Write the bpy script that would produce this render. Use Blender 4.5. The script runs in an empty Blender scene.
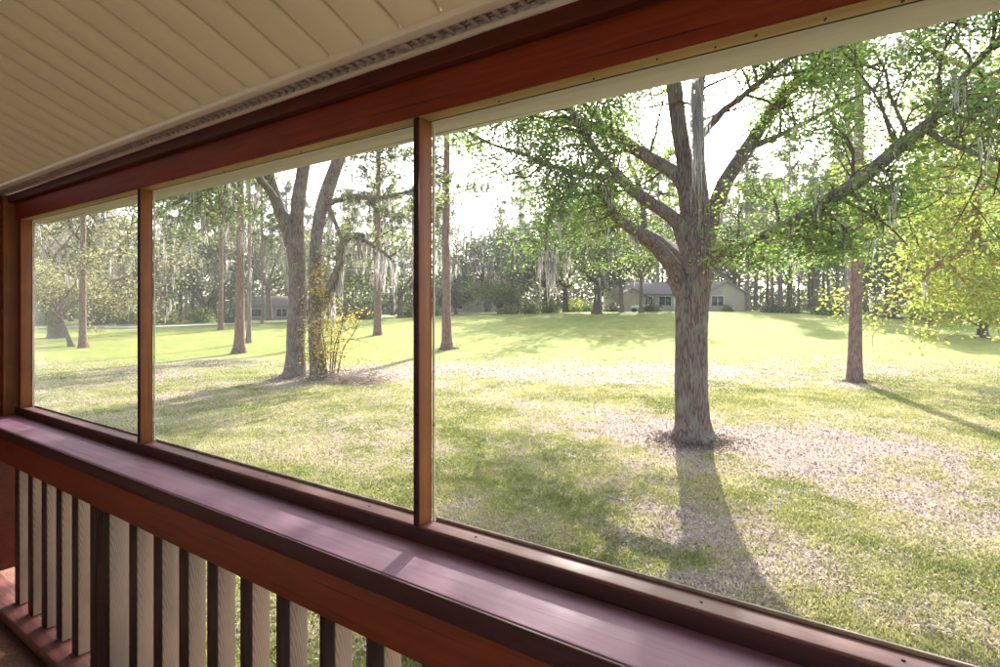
import bpy, math, random
import numpy as np
from mathutils import Vector, Matrix
random.seed(7)
rng = np.random.default_rng(7)
S = bpy.context.scene
COL = S.collection
pi = math.pi

# ------------------------------------------------------------------ camera model
TH = math.radians(34.6)
HC = 2.8                      # eye height above the lawn
FPX = 565.0                   # focal length in photo pixels (photo is 1000 wide)
HOR = 307.0
Fv = np.array([-math.sin(TH), math.cos(TH), 0.0])
Rv = np.array([math.cos(TH), math.sin(TH), 0.0])

def W(px, py, Z):
    """photo pixel + depth along the view axis -> world point"""
    p = Fv*Z + Rv*((px-500)/FPX*Z)
    return np.array([p[0], p[1], HC + (HOR-py)/FPX*Z])

def sstep(a, b, x):
    t = np.clip((x-a)/(b-a), 0, 1)
    return t*t*(3-2*t)

def _hash(ix, iy, seed):
    h = (ix.astype(np.int64)*374761393 + iy.astype(np.int64)*668265263 + seed*982451653) & 0x7fffffff
    h = ((h ^ (h >> 13))*1274126177) & 0x7fffffff
    return ((h ^ (h >> 16)) & 0xffff)/65535.0

def vnoise(x, y, seed=0):
    x = np.asarray(x, float); y = np.asarray(y, float)
    ix = np.floor(x); iy = np.floor(y)
    fx = x-ix; fy = y-iy
    fx = fx*fx*(3-2*fx); fy = fy*fy*(3-2*fy)
    a = _hash(ix, iy, seed); b = _hash(ix+1, iy, seed)
    c = _hash(ix, iy+1, seed); d = _hash(ix+1, iy+1, seed)
    return (a*(1-fx)+b*fx)*(1-fy)+(c*(1-fx)+d*fx)*fy

def fnoise(x, y, oct=4, seed=0):
    s = 0; a = .5; t = 0
    for o in range(oct):
        s = s+a*vnoise(x, y, seed+o*17); t += a
        x = x*2.03+3.1; y = y*2.03-1.7; a *= .55
    return s/t

UK = np.array([-3, -.9, -.62, -.40, -.20, -.05, .15, .42, .62, .76, .9, 3])
UA = np.array([0.0, 0.0, 0.15, 0.55, 1.15, 1.75, 2.15, 2.25, 1.85, 1.45, 1.2, .5])

def ground_z(x, y):
    x = np.asarray(x, float); y = np.asarray(y, float)
    Z = x*Fv[0]+y*Fv[1]; L = x*Rv[0]+y*Rv[1]
    r = np.hypot(x, y)
    u = np.where(Z > 3, L/np.maximum(Z, 3), np.sign(L)*3)
    A = np.interp(u, UK, UA)
    rise = A*sstep(24, 66, np.where(Z > 3, Z, 0))
    fade = sstep(5, 9, r)
    b = (fnoise(x*.12, y*.12, 3, 5)-.5)*.22*fade
    b = b + (fnoise(x*.5, y*.5, 3, 9)-.5)*.16*sstep(40, 58, Z)*(1-sstep(66, 80, Z))
    return rise + b

def on_ground(px, py):
    """march the pixel ray to the terrain -> (world point, Z)"""
    Z = 3.0
    while Z < 160:
        p = W(px, py, Z)
        if p[2] <= float(ground_z(p[0], p[1])):
            return p, Z
        Z += .05
    p = W(px, py, 75.)
    p[2] = float(ground_z(p[0], p[1])); return p, 75.

def at_depth(px, Z):
    p = W(px, HOR, Z); p[2] = float(ground_z(p[0], p[1])); return p

# ------------------------------------------------------------------ object helpers
def prep(o, label=None, cat=None, group=None, kind=None):
    if label: o['label'] = label
    if cat: o['category'] = cat
    if group: o['group'] = group
    if kind: o['kind'] = kind
    return o

def link(o, parent=None):
    COL.objects.link(o)
    if parent is not None: o.parent = parent
    return o

def empty(name, loc=(0, 0, 0), label=None, cat=None, group=None, rz=0):
    o = bpy.data.objects.new(name, None); o.location = tuple(loc); o.rotation_euler = (0, 0, rz)
    link(o); return prep(o, label, cat, group)

def dup(root, loc, rz=0, sc=1.0, label=None, group=None):
    r = root.copy(); COL.objects.link(r); r.location = tuple(loc); r.rotation_euler = (0, 0, rz); r.scale = (sc, sc, sc)
    if label: r['label'] = label
    if group: r['group'] = group
    for ch in list(root.children):
        c = ch.copy(); COL.objects.link(c); c.parent = r
        for g in ch.children:
            d = g.copy(); COL.objects.link(d); d.parent = c
    return r

class MB:
    def __init__(s):
        s.v = []; s.f3 = []; s.f4 = []; s.n = 0; s.a = []
    def add(s, v, quads=None, tris=None, a=None):
        v = np.asarray(v, float).reshape(-1, 3)
        if quads is not None and len(quads): s.f4.append(np.asarray(quads, int)+s.n)
        if tris is not None and len(tris): s.f3.append(np.asarray(tris, int)+s.n)
        s.v.append(v); s.n += len(v)
        s.a.append(np.full(len(v), .5) if a is None else np.asarray(a, float))
    def box(s, x0, x1, y0, y1, z0, z1, rot=None, org=None):
        v = np.array([[x, y, z] for z in (z0, z1) for y in (y0, y1) for x in (x0, x1)], float)
        if rot is not None:
            c, sn = math.cos(rot), math.sin(rot)
            v = np.c_[v[:, 0]*c-v[:, 1]*sn, v[:, 0]*sn+v[:, 1]*c, v[:, 2]]
        if org is not None: v = v+np.asarray(org)
        s.add(v, [[0, 2, 3, 1], [4, 5, 7, 6], [0, 1, 5, 4], [2, 6, 7, 3], [0, 4, 6, 2], [1, 3, 7, 5]])
    def tube(s, pts, rad, seg=10, rough=0.0, step=None, flare=0, a=None):
        pts = np.asarray(pts, float); rad = np.asarray(rad, float)
        if step:
            pts, rad = resample(pts, rad, step)
        n = len(pts)
        T = np.gradient(pts, axis=0); T /= np.linalg.norm(T, axis=1)[:, None]+1e-9
        ref = np.array([1., 0, 0]) if abs(T[0][0]) < .9 else np.array([0, 1., 0])
        U = np.cross(T[0], ref); U /= np.linalg.norm(U)
        ang = np.arange(seg)/seg*2*pi
        V = np.zeros((n, seg, 3))
        ph = rng.random(6)*6.28
        for i in range(n):
            U = U-T[i]*np.dot(U, T[i]); U /= np.linalg.norm(U)+1e-9
            B = np.cross(T[i], U)
            r = np.full(seg, rad[i])
            if rough:
                r = r*(1+rough*(np.sin(ang*3+ph[0]+i*.35)+.7*np.sin(ang*5+ph[1]-i*.22)+.6*np.sin(ang*2+ph[2]+i*.12))*.5
                       + rough*.6*(rng.random(seg)-.5))
            if flare and i < flare:
                k = (1-i/flare)**2
                r = r*(1+k*(.16+.42*np.clip(np.sin(ang*5+ph[3])+.5*np.sin(ang*3+ph[4]), 0, 2)))
            V[i] = pts[i]+np.outer(np.cos(ang)*r, U)+np.outer(np.sin(ang)*r, B)
        q = []
        i0 = np.arange(n-1)[:, None]*seg; j = np.arange(seg)[None, :]; j2 = (j+1) % seg
        q = np.stack([i0+j, i0+j2, i0+seg+j2, i0+seg+j], -1).reshape(-1, 4)
        V = V.reshape(-1, 3)
        V = np.vstack([V, pts[-1]+T[-1]*rad[-1]*.4])
        last = (n-1)*seg; tip = n*seg
        tr = [[last+k, last+(k+1) % seg, tip] for k in range(seg)]
        s.add(V, q, tr, None if a is None else np.full(len(V), a))
    def build(s, name, mat, parent=None, smooth=False, attr=False, loc=None):
        me = bpy.data.meshes.new(name)
        V = np.concatenate(s.v) if s.v else np.zeros((0, 3))
        if loc is not None: V = V-np.asarray(loc)
        F4 = np.concatenate(s.f4) if s.f4 else np.zeros((0, 4), int)
        F3 = np.concatenate(s.f3) if s.f3 else np.zeros((0, 3), int)
        me.vertices.add(len(V)); me.vertices.foreach_set('co', V.ravel().astype(np.float32))
        li = np.concatenate([F4.ravel(), F3.ravel()]).astype(np.int32)
        me.loops.add(len(li)); me.loops.foreach_set('vertex_index', li)
        ls = np.concatenate([np.arange(len(F4))*4, len(F4)*4+np.arange(len(F3))*3]).astype(np.int32)
        me.polygons.add(len(ls)); me.polygons.foreach_set('loop_start', ls)
        if smooth: me.polygons.foreach_set('use_smooth', np.ones(len(ls), bool))
        me.update(calc_edges=True)
        if attr:
            at = me.attributes.new('var', 'FLOAT', 'POINT')
            at.data.foreach_set('value', np.concatenate(s.a).astype(np.float32))
        me.materials.append(mat)
        o = bpy.data.objects.new(name, me)
        if loc is not None and parent is None: o.location = tuple(loc)
        return link(o, parent)

def resample(pts, rad, step):
    pts = np.asarray(pts, float); rad = np.asarray(rad, float)
    if len(pts) < 3:
        pts = np.vstack([pts[0], (pts[0]+pts[-1])/2, pts[-1]]); rad = np.array([rad[0], (rad[0]+rad[-1])/2, rad[-1]])
    P = np.vstack([2*pts[0]-pts[1], pts, 2*pts[-1]-pts[-2]])
    out = []; ro = []
    for i in range(len(pts)-1):
        p0, p1, p2, p3 = P[i], P[i+1], P[i+2], P[i+3]
        m = max(1, int(np.linalg.norm(p2-p1)/step))
        for k in range(m):
            t = k/m
            out.append(.5*((2*p1)+(-p0+p2)*t+(2*p0-5*p1+4*p2-p3)*t*t+(-p0+3*p1-3*p2+p3)*t**3))
            ro.append(rad[i]*(1-t)+rad[i+1]*t)
    out.append(pts[-1]); ro.append(rad[-1])
    return np.array(out), np.array(ro)

# ------------------------------------------------------------------ leaves, moss
def add_leaves(mb, C, size, aspect=.5, flat=.55, droop=0., tint=None):
    """rhombic leaves at the points C"""
    n = len(C)
    if n == 0: return
    d = rng.normal(size=(n, 3)); d[:, 2] = d[:, 2]*flat-droop; d /= np.linalg.norm(d, axis=1)[:, None]
    e = rng.normal(size=(n, 3)); e -= d*np.sum(d*e, 1)[:, None]; e /= np.linalg.norm(e, axis=1)[:, None]
    L = size*(.6+.8*rng.random(n))[:, None]
    w = L*aspect*.5
    nn = np.cross(d, e)
    V = np.stack([C, C+d*L*.45+e*w+nn*L*.06, C+d*L, C+d*L*.45-e*w+nn*L*.06], 1)
    q = np.arange(n*4).reshape(n, 4)
    v = np.clip((rng.random(n) if tint is None else tint+(rng.random(n)-.5)*.35), 0, 1)
    mb.add(V.reshape(-1, 3), q, None, np.repeat(v, 4))

def add_moss(mb, A, lmin, lmax, wid=.012, k=5, spread=.05):
    """hanging grey ribbons below each anchor"""
    for p in A:
        LL = lmin+(lmax-lmin)*rng.random()**1.6
        m = int(k*(.6+.8*rng.random()))+1
        for _ in range(m):
            L = LL*(.45+.6*rng.random())
            c = p+rng.normal(size=3)*spread*np.array([1, 1, .4])
            a = rng.random()*pi; h = np.array([math.cos(a), math.sin(a), 0])
            ns = 5
            t = np.linspace(0, 1, ns+1)
            wob = np.cumsum(rng.normal(size=(ns+1, 3))*np.array([1, 1, .2])*L*.018, axis=0)
            pull = (p-c)*np.array([1, 1, 0])
            ctr = c+np.outer(t, [0, 0, -L])+wob+np.outer(t*.5, pull)
            w = wid*(1.0-t*.75)*(0.7+.6*rng.random(ns+1))
            V = np.stack([ctr-np.outer(w, h), ctr+np.outer(w, h)], 1).reshape(-1, 3)
            q = [[2*i, 2*i+1, 2*i+3, 2*i+2] for i in range(ns)]
            mb.add(V, q, None, np.full(len(V), rng.random()))

class Tree:
    """collects bark, twigs, leaves and moss of one tree"""
    def __init__(s, leaf=.07, nleaf=70, seg=6, tint=.5, spread=.22, aspect=.5, minr=.006, mossp=0., mossl=(.2, .7), mossw=.012, droop=.1, mossk=5, flat=.55):
        s.zmin = -9; s.axis = None
        s.bark = MB(); s.crown = MB(); s.moss = MB(); s.tw = MB()
        s.leaf = leaf; s.nleaf = nleaf; s.seg = seg; s.tint = tint; s.spread = spread; s.aspect = aspect; s.minr = minr
        s.mossp = mossp; s.mossl = mossl; s.mossw = mossw; s.droop = droop; s.mossk = mossk; s.flat = flat
    def grow(s, p, d, L, r, lev, up=.1, kids=4, clip=None):
        n = 5
        P = [np.array(p, float)]
        d = d/np.linalg.norm(d)
        for i in range(n-1):
            d = d+rng.normal(size=3)*.20+np.array([0, 0, up*.25]); d /= np.linalg.norm(d)
            P.append(P[-1]+d*L/(n-1))
        P = np.array(P); R = np.linspace(r, max(r*.35, s.minr), n)
        if P[-1][2] < s.zmin: return
        if s.axis is not None and P[-1][2] < s.axis[3] and math.hypot(P[-1][0]-s.axis[0], P[-1][1]-s.axis[1]) < s.axis[2]: return
        s.tw.tube(P, R, 4 if r < .04 else s.seg)
        if s.mossp and rng.random() < s.mossp:
            k = rng.integers(1, 4)
            add_moss(s.moss, P[rng.integers(1, n, k)], s.mossl[0], s.mossl[1], s.mossw, s.mossk)
        if lev <= 0:
            m = int(s.nleaf*(.5+rng.random()))
            t = rng.random(m)**.7*(n-1); i = np.minimum(t.astype(int), n-2); f = (t-i)[:, None]
            c = P[i]*(1-f)+P[i+1]*f + rng.normal(size=(m, 3))*s.spread*np.array([1, 1, .65])
            tt = s.tint+rng.normal()*.13
            add_leaves(s.crown, c, s.leaf, s.aspect, s.flat, s.droop, tt)
            return
        for k in range(kids):
            t = .25+.75*(k+rng.random())/kids; t = min(t, .99)*(n-1); i = int(t); f = t-i
            q = P[i]*(1-f)+P[i+1]*f
            dd = (P[i+1]-P[i]); dd /= np.linalg.norm(dd)
            o = rng.normal(size=3); o -= dd*np.dot(o, dd); o /= np.linalg.norm(o)
            nd = dd*.55+o*.85+np.array([0, 0, up*.6])
            s.grow(q, nd, L*(.5+.25*rng.random()), max(r*.5, s.minr), lev-1, up, kids)
    def limb(s, pts, rad, seg=12, sprouts=0, L=1.2, lev=1, t0=.25, up=.15, kids=4, moss=0, rough=.08, step=.12, flare=0, mossl=None, bias=None, r0=.03):
        s.bark.tube(pts, rad, seg, rough, step, flare)
        P, R = resample(pts, rad, .15)
        n = len(P)
        for k in range(sprouts):
            i = int((t0+(1-t0)*(k+rng.random())/sprouts)*(n-2)); i = min(max(i, 0), n-2)
            dd = P[i+1]-P[i]; dd /= np.linalg.norm(dd)+1e-9
            o = rng.normal(size=3); o -= dd*np.dot(o, dd); o /= np.linalg.norm(o)
            nd = dd*.35+o+np.array([0, 0, up])
            if bias is not None: nd = nd+np.asarray(bias)
            s.grow(P[i], nd, L*(.6+.7*rng.random()), min(r0, R[i]*.6), lev, up, kids)
        if moss:
            i = rng.integers(int(n*.15), n, moss)
            a = P[i]-np.c_[np.zeros((moss, 2)), R[i]*.7]
            ml = mossl or s.mossl
            add_moss(s.moss, a, ml[0], ml[1], s.mossw, s.mossk+2)
        return P, R
    def finish(s, name, loc, label, cat, mats, group=None, flat=False, parts=True):
        e = empty(name, loc, label, cat, group)
        if s.bark.n: s.bark.build('trunk', mats[0], e, smooth=True, loc=loc)
        if s.tw.n: s.tw.build('branches', mats[3] if len(mats) > 3 else mats[0], e, smooth=True, loc=loc)
        if s.crown.n: s.crown.build('crown', mats[1], e, attr=True, loc=loc)
        if s.moss.n: s.moss.build('hanging_moss', mats[2], e, attr=True, loc=loc)
        return e

# ------------------------------------------------------------------ materials
def mat(name):
    m = bpy.data.materials.new(name); m.use_nodes = True
    nt = m.node_tree
    return m, nt, nt.nodes, nt.links, nt.nodes['Principled BSDF'], nt.nodes['Material Output']

def ramp(N, stops):
    r = N.new('ShaderNodeValToRGB'); e = r.color_ramp.elements
    while len(e) < len(stops): e.new(.5)
    for k, (p, c) in enumerate(stops):
        e[k].position = p; e[k].color = (*c, 1)
    return r

def coords(N, L, scale=(1, 1, 1), kind='Object'):
    tc = N.new('ShaderNodeTexCoord'); mp = N.new('ShaderNodeMapping'); mp.inputs['Scale'].default_value = scale
    L.new(tc.outputs[kind], mp.inputs['Vector']); return mp.outputs['Vector']

def noise(N, L, vec, scale, detail=5, rough=.6, dist=0):
    n = N.new('ShaderNodeTexNoise'); n.inputs['Scale'].default_value = scale; n.inputs['Detail'].default_value = detail
    n.inputs['Roughness'].default_value = rough; n.inputs['Distortion'].default_value = dist
    L.new(vec, n.inputs['Vector']); return n.outputs['Fac']

def bump(N, L, h, bsdf, strength, dist):
    b = N.new('ShaderNodeBump'); b.inputs['Strength'].default_value = strength; b.inputs['Distance'].default_value = dist
    L.new(h, b.inputs['Height']); L.new(b.outputs['Normal'], bsdf.inputs['Normal']); return b

def wood_mat(name, c0, c1, rough=.45, grain=(3, 60, 60), bumps=.25, blot=None, spec=.5, gscale=1.0, coat=0):
    """painted or bare timber: stretched grain, blotches, scratches"""
    m, nt, N, L, B, O = mat(name)
    v = coords(N, L, grain)
    g = noise(N, L, v, gscale, 6, .65, .4)
    r = ramp(N, [(.28, c0), (.72, c1)]); L.new(g, r.inputs['Fac'])
    v2 = coords(N, L, (1.5, 6, 6)); g2 = noise(N, L, v2, 1.3, 4, .6)
    mx = N.new('ShaderNodeMixRGB'); mx.blend_type = 'MULTIPLY'; mx.inputs['Fac'].default_value = .8
    r2 = ramp(N, [(.3, blot or (.65, .62, .6)), (.65, (1, 1, 1))]); L.new(g2, r2.inputs['Fac'])
    L.new(r.outputs['Color'], mx.inputs['Color1']); L.new(r2.outputs['Color'], mx.inputs['Color2'])
    g3 = noise(N, L, coords(N, L, tuple(q*(.45 if q < 10 else 1.6) for q in grain)), 1.0, 3, .5)
    rc = ramp(N, [(.31, (.25, .22, .2)), (.36, (1, 1, 1))]); L.new(g3, rc.inputs['Fac'])
    g4 = noise(N, L, coords(N, L, (14, 14, 14)), 1.0, 5, .75)
    rk = ramp(N, [(.24, (.3, .27, .25)), (.31, (1, 1, 1)), (.74, (1, 1, 1)), (.80, (1.5, 1.45, 1.4))]); L.new(g4, rk.inputs['Fac'])
    m3 = N.new('ShaderNodeMixRGB'); m3.blend_type = 'MULTIPLY'; m3.inputs['Fac'].default_value = .85
    m4 = N.new('ShaderNodeMixRGB'); m4.blend_type = 'MULTIPLY'; m4.inputs['Fac'].default_value = .8
    L.new(mx.outputs['Color'], m3.inputs['Color1']); L.new(rc.outputs['Color'], m3.inputs['Color2'])
    L.new(m3.outputs['Color'], m4.inputs['Color1']); L.new(rk.outputs['Color'], m4.inputs['Color2'])
    L.new(m4.outputs['Color'], B.inputs['Base Color'])
    rr = N.new('ShaderNodeMapRange'); rr.inputs['To Min'].default_value = max(rough-.12, .05); rr.inputs['To Max'].default_value = min(rough+.18, 1)
    L.new(g2, rr.inputs['Value']); L.new(rr.outputs['Result'], B.inputs['Roughness'])
    B.inputs['Specular IOR Level'].default_value = spec
    if coat: B.inputs['Coat Weight'].default_value = coat; B.inputs['Coat Roughness'].default_value = .25
    bump(N, L, g, B, bumps, .004)
    return m

M = {}
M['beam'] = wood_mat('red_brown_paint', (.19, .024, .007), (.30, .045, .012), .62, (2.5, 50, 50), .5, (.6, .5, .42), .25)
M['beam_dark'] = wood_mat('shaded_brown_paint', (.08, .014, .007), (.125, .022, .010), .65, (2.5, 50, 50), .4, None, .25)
M['post'] = wood_mat('orange_brown_post_paint', (.22, .065, .018), (.34, .11, .03), .5, (50, 50, 2.5), .3)
M['ledge'] = wood_mat('maroon_ledge_paint', (.20, .09, .145), (.31, .16, .235), .58, (1.2, 26, 26), .35, (.74, .68, .72), .6)
M['fascia'] = wood_mat('red_fascia_paint', (.19, .036, .013), (.28, .055, .02), .55, (2, 40, 40), .35, None, .35)
M['edge'] = wood_mat('dark_maroon_paint_and_shade', (.055, .018, .022), (.085, .03, .035), .6, (1.6, 34, 34), .3, None, .3)  # dark maroon; on the sill and post fronts it stands for shade
M['sill'] = wood_mat('worn_maroon_sill_paint', (.13, .042, .036), (.27, .11, .095), .5, (2, 45, 45), .5, (.5, .45, .42))
M['tan_trim'] = wood_mat('bare_tan_trim', (.42, .27, .10), (.58, .39, .18), .7, (2, 40, 40), .3, (.7, .66, .6))
M['cream_trim'] = wood_mat('cream_outer_trim', (.62, .56, .47), (.76, .71, .64), .6, (1, 25, 25), .15, (.8, .8, .78))
M['baluster_face'] = wood_mat('dark_baluster_front', (.03, .013, .010), (.06, .022, .016), .6, (50, 50, 3), .3)

def bare_wood():
    m, nt, N, L, B, O = mat('weathered_bare_wood')
    v = coords(N, L, (30, 30, 3.0))
    w = N.new('ShaderNodeTexWave'); w.wave_type = 'RINGS'; w.inputs['Scale'].default_value = 2.6; w.inputs['Distortion'].default_value = 5
    w.inputs['Detail'].default_value = 3; w.inputs['Detail Scale'].default_value = .8; L.new(v, w.inputs['Vector'])
    r = ramp(N, [(.0, (.34, .215, .15)), (.6, (.42, .28, .205)), (1, (.47, .325, .24))]); L.new(w.outputs['Fac'], r.inputs['Fac'])
    g = noise(N, L, coords(N, L, (2, 2, .8)), 2.2, 4)
    r2 = ramp(N, [(.35, (.62, .68, .74)), (.6, (1, .98, .95))]); L.new(g, r2.inputs['Fac'])
    mx = N.new('ShaderNodeMixRGB'); mx.blend_type = 'MULTIPLY'; mx.inputs['Fac'].default_value = 1
    L.new(r.outputs['Color'], mx.inputs['Color1']); L.new(r2.outputs['Color'], mx.inputs['Color2'])
    L.new(mx.outputs['Color'], B.inputs['Base Color']); B.inputs['Roughness'].default_value = .8
    bump(N, L, w.outputs['Fac'], B, .15, .002); return m
M['bare'] = bare_wood()

def vinyl():
    m, nt, N, L, B, O = mat('cream_vinyl_ceiling')
    g = noise(N, L, coords(N, L, (1, 1, 1)), 1.4, 4)
    r = ramp(N, [(.3, (.80, .67, .49)), (.7, (.86, .735, .55))]); L.new(g, r.inputs['Fac'])
    L.new(r.outputs['Color'], B.inputs['Base Color']); B.inputs['Roughness'].default_value = .55
    bump(N, L, noise(N, L, coords(N, L, (40, 4, 4)), 2, 4), B, .12, .002); return m
M['vinyl'] = vinyl()
def plain(name, c, rough=.6, nscale=8, var=.25, metal=0, bmp=.1):
    m, nt, N, L, B, O = mat(name)
    g = noise(N, L, coords(N, L), nscale, 5)
    r = ramp(N, [(.3, tuple(x*(1-var) for x in c)), (.7, tuple(min(1, x*(1+var)) for x in c))]); L.new(g, r.inputs['Fac'])
    L.new(r.outputs['Color'], B.inputs['Base Color']); B.inputs['Roughness'].default_value = rough; B.inputs['Metallic'].default_value = metal
    if bmp: bump(N, L, g, B, bmp, .01)
    return m
M['vinyl_trim'] = plain('cream_vinyl_trim', (.84, .73, .62), .45, 3, .06)
M['vent'] = plain('grey_vent_metal', (.50, .40, .38), .5, 30, .25)
M['vent_dark'] = plain('dark_vent_and_gap', (.035, .025, .03), .8)
M['carpet'] = plain('brown_outdoor_carpet', (.13, .055, .035), .95, 60, .5, 0, .8)

M['unseen_house_wall'] = plain('unseen_tan_house_wall', (.80, .75, .68), .8, 3, .1)

def bark_mat(name, c0, c1, sc=1.0, lich=None):
    m, nt, N, L, B, O = mat(name)
    v = coords(N, L, (17*sc, 17*sc, 1.7*sc))
    vo = N.new('ShaderNodeTexVoronoi'); vo.feature = 'DISTANCE_TO_EDGE'; vo.inputs['Scale'].default_value = 1.0
    nz = N.new('ShaderNodeTexNoise'); nz.inputs['Scale'].default_value = 1.2; nz.inputs['Detail'].default_value = 5
    L.new(v, nz.inputs['Vector'])
    ad = N.new('ShaderNodeMixRGB'); ad.blend_type = 'ADD'; ad.inputs['Fac'].default_value = .9
    L.new(v, ad.inputs['Color1']); L.new(nz.outputs['Color'], ad.inputs['Color2']); L.new(ad.outputs['Color'], vo.inputs['Vector'])
    mul = N.new('ShaderNodeMath'); mul.operation = 'MULTIPLY'; mul.inputs[1].default_value = 2.2; L.new(vo.outputs['Distance'], mul.inputs[0])
    mn = N.new('ShaderNodeMath'); mn.operation = 'ADD'
    ns = N.new('ShaderNodeMath'); ns.operation = 'MULTIPLY'; ns.inputs[1].default_value = .5
    L.new(nz.outputs['Fac'], ns.inputs[0]); L.new(mul.outputs[0], mn.inputs[0]); L.new(ns.outputs[0], mn.inputs[1])
    r = ramp(N, [(.2, c0), (.75, c1)]); L.new(mn.outputs[0], r.inputs['Fac'])
    last = r.outputs['Color']
    if lich:
        g = noise(N, L, coords(N, L, (1, 1, .6)), 2.6*sc, 4)
        mx = N.new('ShaderNodeMixRGB'); rr = ramp(N, [(.50, (0, 0, 0)), (.68, (.75, .75, .75))]); L.new(g, rr.inputs['Fac'])
        L.new(rr.outputs['Color'], mx.inputs['Fac']); L.new(last, mx.inputs['Color1']); mx.inputs['Color2'].default_value = (*lich, 1); last = mx.outputs['Color']
    L.new(last, B.inputs['Base Color']); B.inputs['Roughness'].default_value = .9; B.inputs['Specular IOR Level'].default_value = .2
    bump(N, L, mn.outputs[0], B, .9, .03/sc); return m
M['oak_bark'] = bark_mat('grey_oak_bark', (.065, .046, .04), (.235, .175, .155), 1.5, (.24, .23, .19))
M['branch_bark'] = bark_mat('dark_branch_bark', (.07, .042, .032), (.18, .12, .09), 1.5, (.20, .20, .13))
M['pine_bark'] = bark_mat('pinkish_pine_bark', (.12, .07, .06), (.31, .20, .175), 1.2)
M['orange_bark'] = bark_mat('orange_brown_limb_bark', (.18, .085, .035), (.40, .21, .10), 1.0)
M['far_bark'] = bark_mat('pale_far_pine_bark', (.16, .11, .11), (.34, .27, .26), .5)
M['dark_bark'] = bark_mat('dark_wood_bark', (.05, .032, .028), (.13, .09, .075), .6)

def leaf_mat(name, stops, trans=.5, rough=.5, tc=(1.9, 1.8, 1.15)):
    m, nt, N, L, B, O = mat(name)
    a = N.new('ShaderNodeAttribute'); a.attribute_name = 'var'
    r = ramp(N, stops); L.new(a.outputs['Fac'], r.inputs['Fac'])
    L.new(r.outputs['Color'], B.inputs['Base Color']); B.inputs['Roughness'].default_value = rough; B.inputs['Specular IOR Level'].default_value = .35
    t = N.new('ShaderNodeBsdfTranslucent')
    br = N.new('ShaderNodeMixRGB'); br.blend_type = 'MULTIPLY'; br.inputs['Fac'].default_value = 1; br.inputs['Color2'].default_value = (*tc, 1)
    L.new(r.outputs['Color'], br.inputs['Color1']); L.new(br.outputs['Color'], t.inputs['Color'])
    mx = N.new('ShaderNodeMixShader'); mx.inputs['Fac'].default_value = trans
    L.new(B.outputs['BSDF'], mx.inputs[1]); L.new(t.outputs['BSDF'], mx.inputs[2]); L.new(mx.outputs['Shader'], O.inputs['Surface'])
    return m
M['oak_leaf'] = leaf_mat('oak_leaves', [(.1, (.045, .09, .04)), (.5, (.10, .165, .055)), (.85, (.19, .25, .075)), (1, (.28, .29, .10))], .6, .5, (2.3, 2.2, 1.5))
M['oak_leaf_b'] = leaf_mat('mixed_oak_leaves', [(.1, (.05, .10, .03)), (.5, (.115, .17, .045)), (1, (.24, .27, .085))], .5)
M['yellow_leaf'] = leaf_mat('yellow_green_leaves', [(.1, (.09, .15, .035)), (.5, (.20, .25, .065)), (1, (.36, .35, .11))], .6)
M['autumn_leaf'] = leaf_mat('autumn_leaves', [(.1, (.24, .15, .06)), (.5, (.34, .28, .09)), (1, (.38, .36, .14))], .45)
M['sap_leaf'] = leaf_mat('golden_sapling_leaves', [(.1, (.30, .28, .05)), (.6, (.45, .42, .09)), (1, (.50, .36, .10))], .5)
M['far_leaf'] = leaf_mat('far_leaves', [(.1, (.045, .075, .035)), (.5, (.085, .12, .05)), (1, (.18, .19, .09))], .4)
M['dark_leaf'] = leaf_mat('dark_evergreen_leaves', [(.1, (.022, .045, .028)), (.5, (.04, .07, .04)), (1, (.07, .10, .05))], .3)
M['pale_leaf'] = leaf_mat('pale_silvery_leaves', [(.1, (.12, .14, .08)), (.5, (.22, .23, .15)), (1, (.34, .33, .24))], .45)
M['needle'] = leaf_mat('pine_needles', [(.1, (.05, .075, .04)), (.5, (.09, .115, .06)), (1, (.17, .17, .09))], .35)
M['moss'] = leaf_mat('grey_hanging_moss', [(0, (.28, .265, .26)), (.5, (.40, .38, .37)), (1, (.53, .50, .49))], .5, .9, (1.35, 1.3, 1.28))

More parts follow.
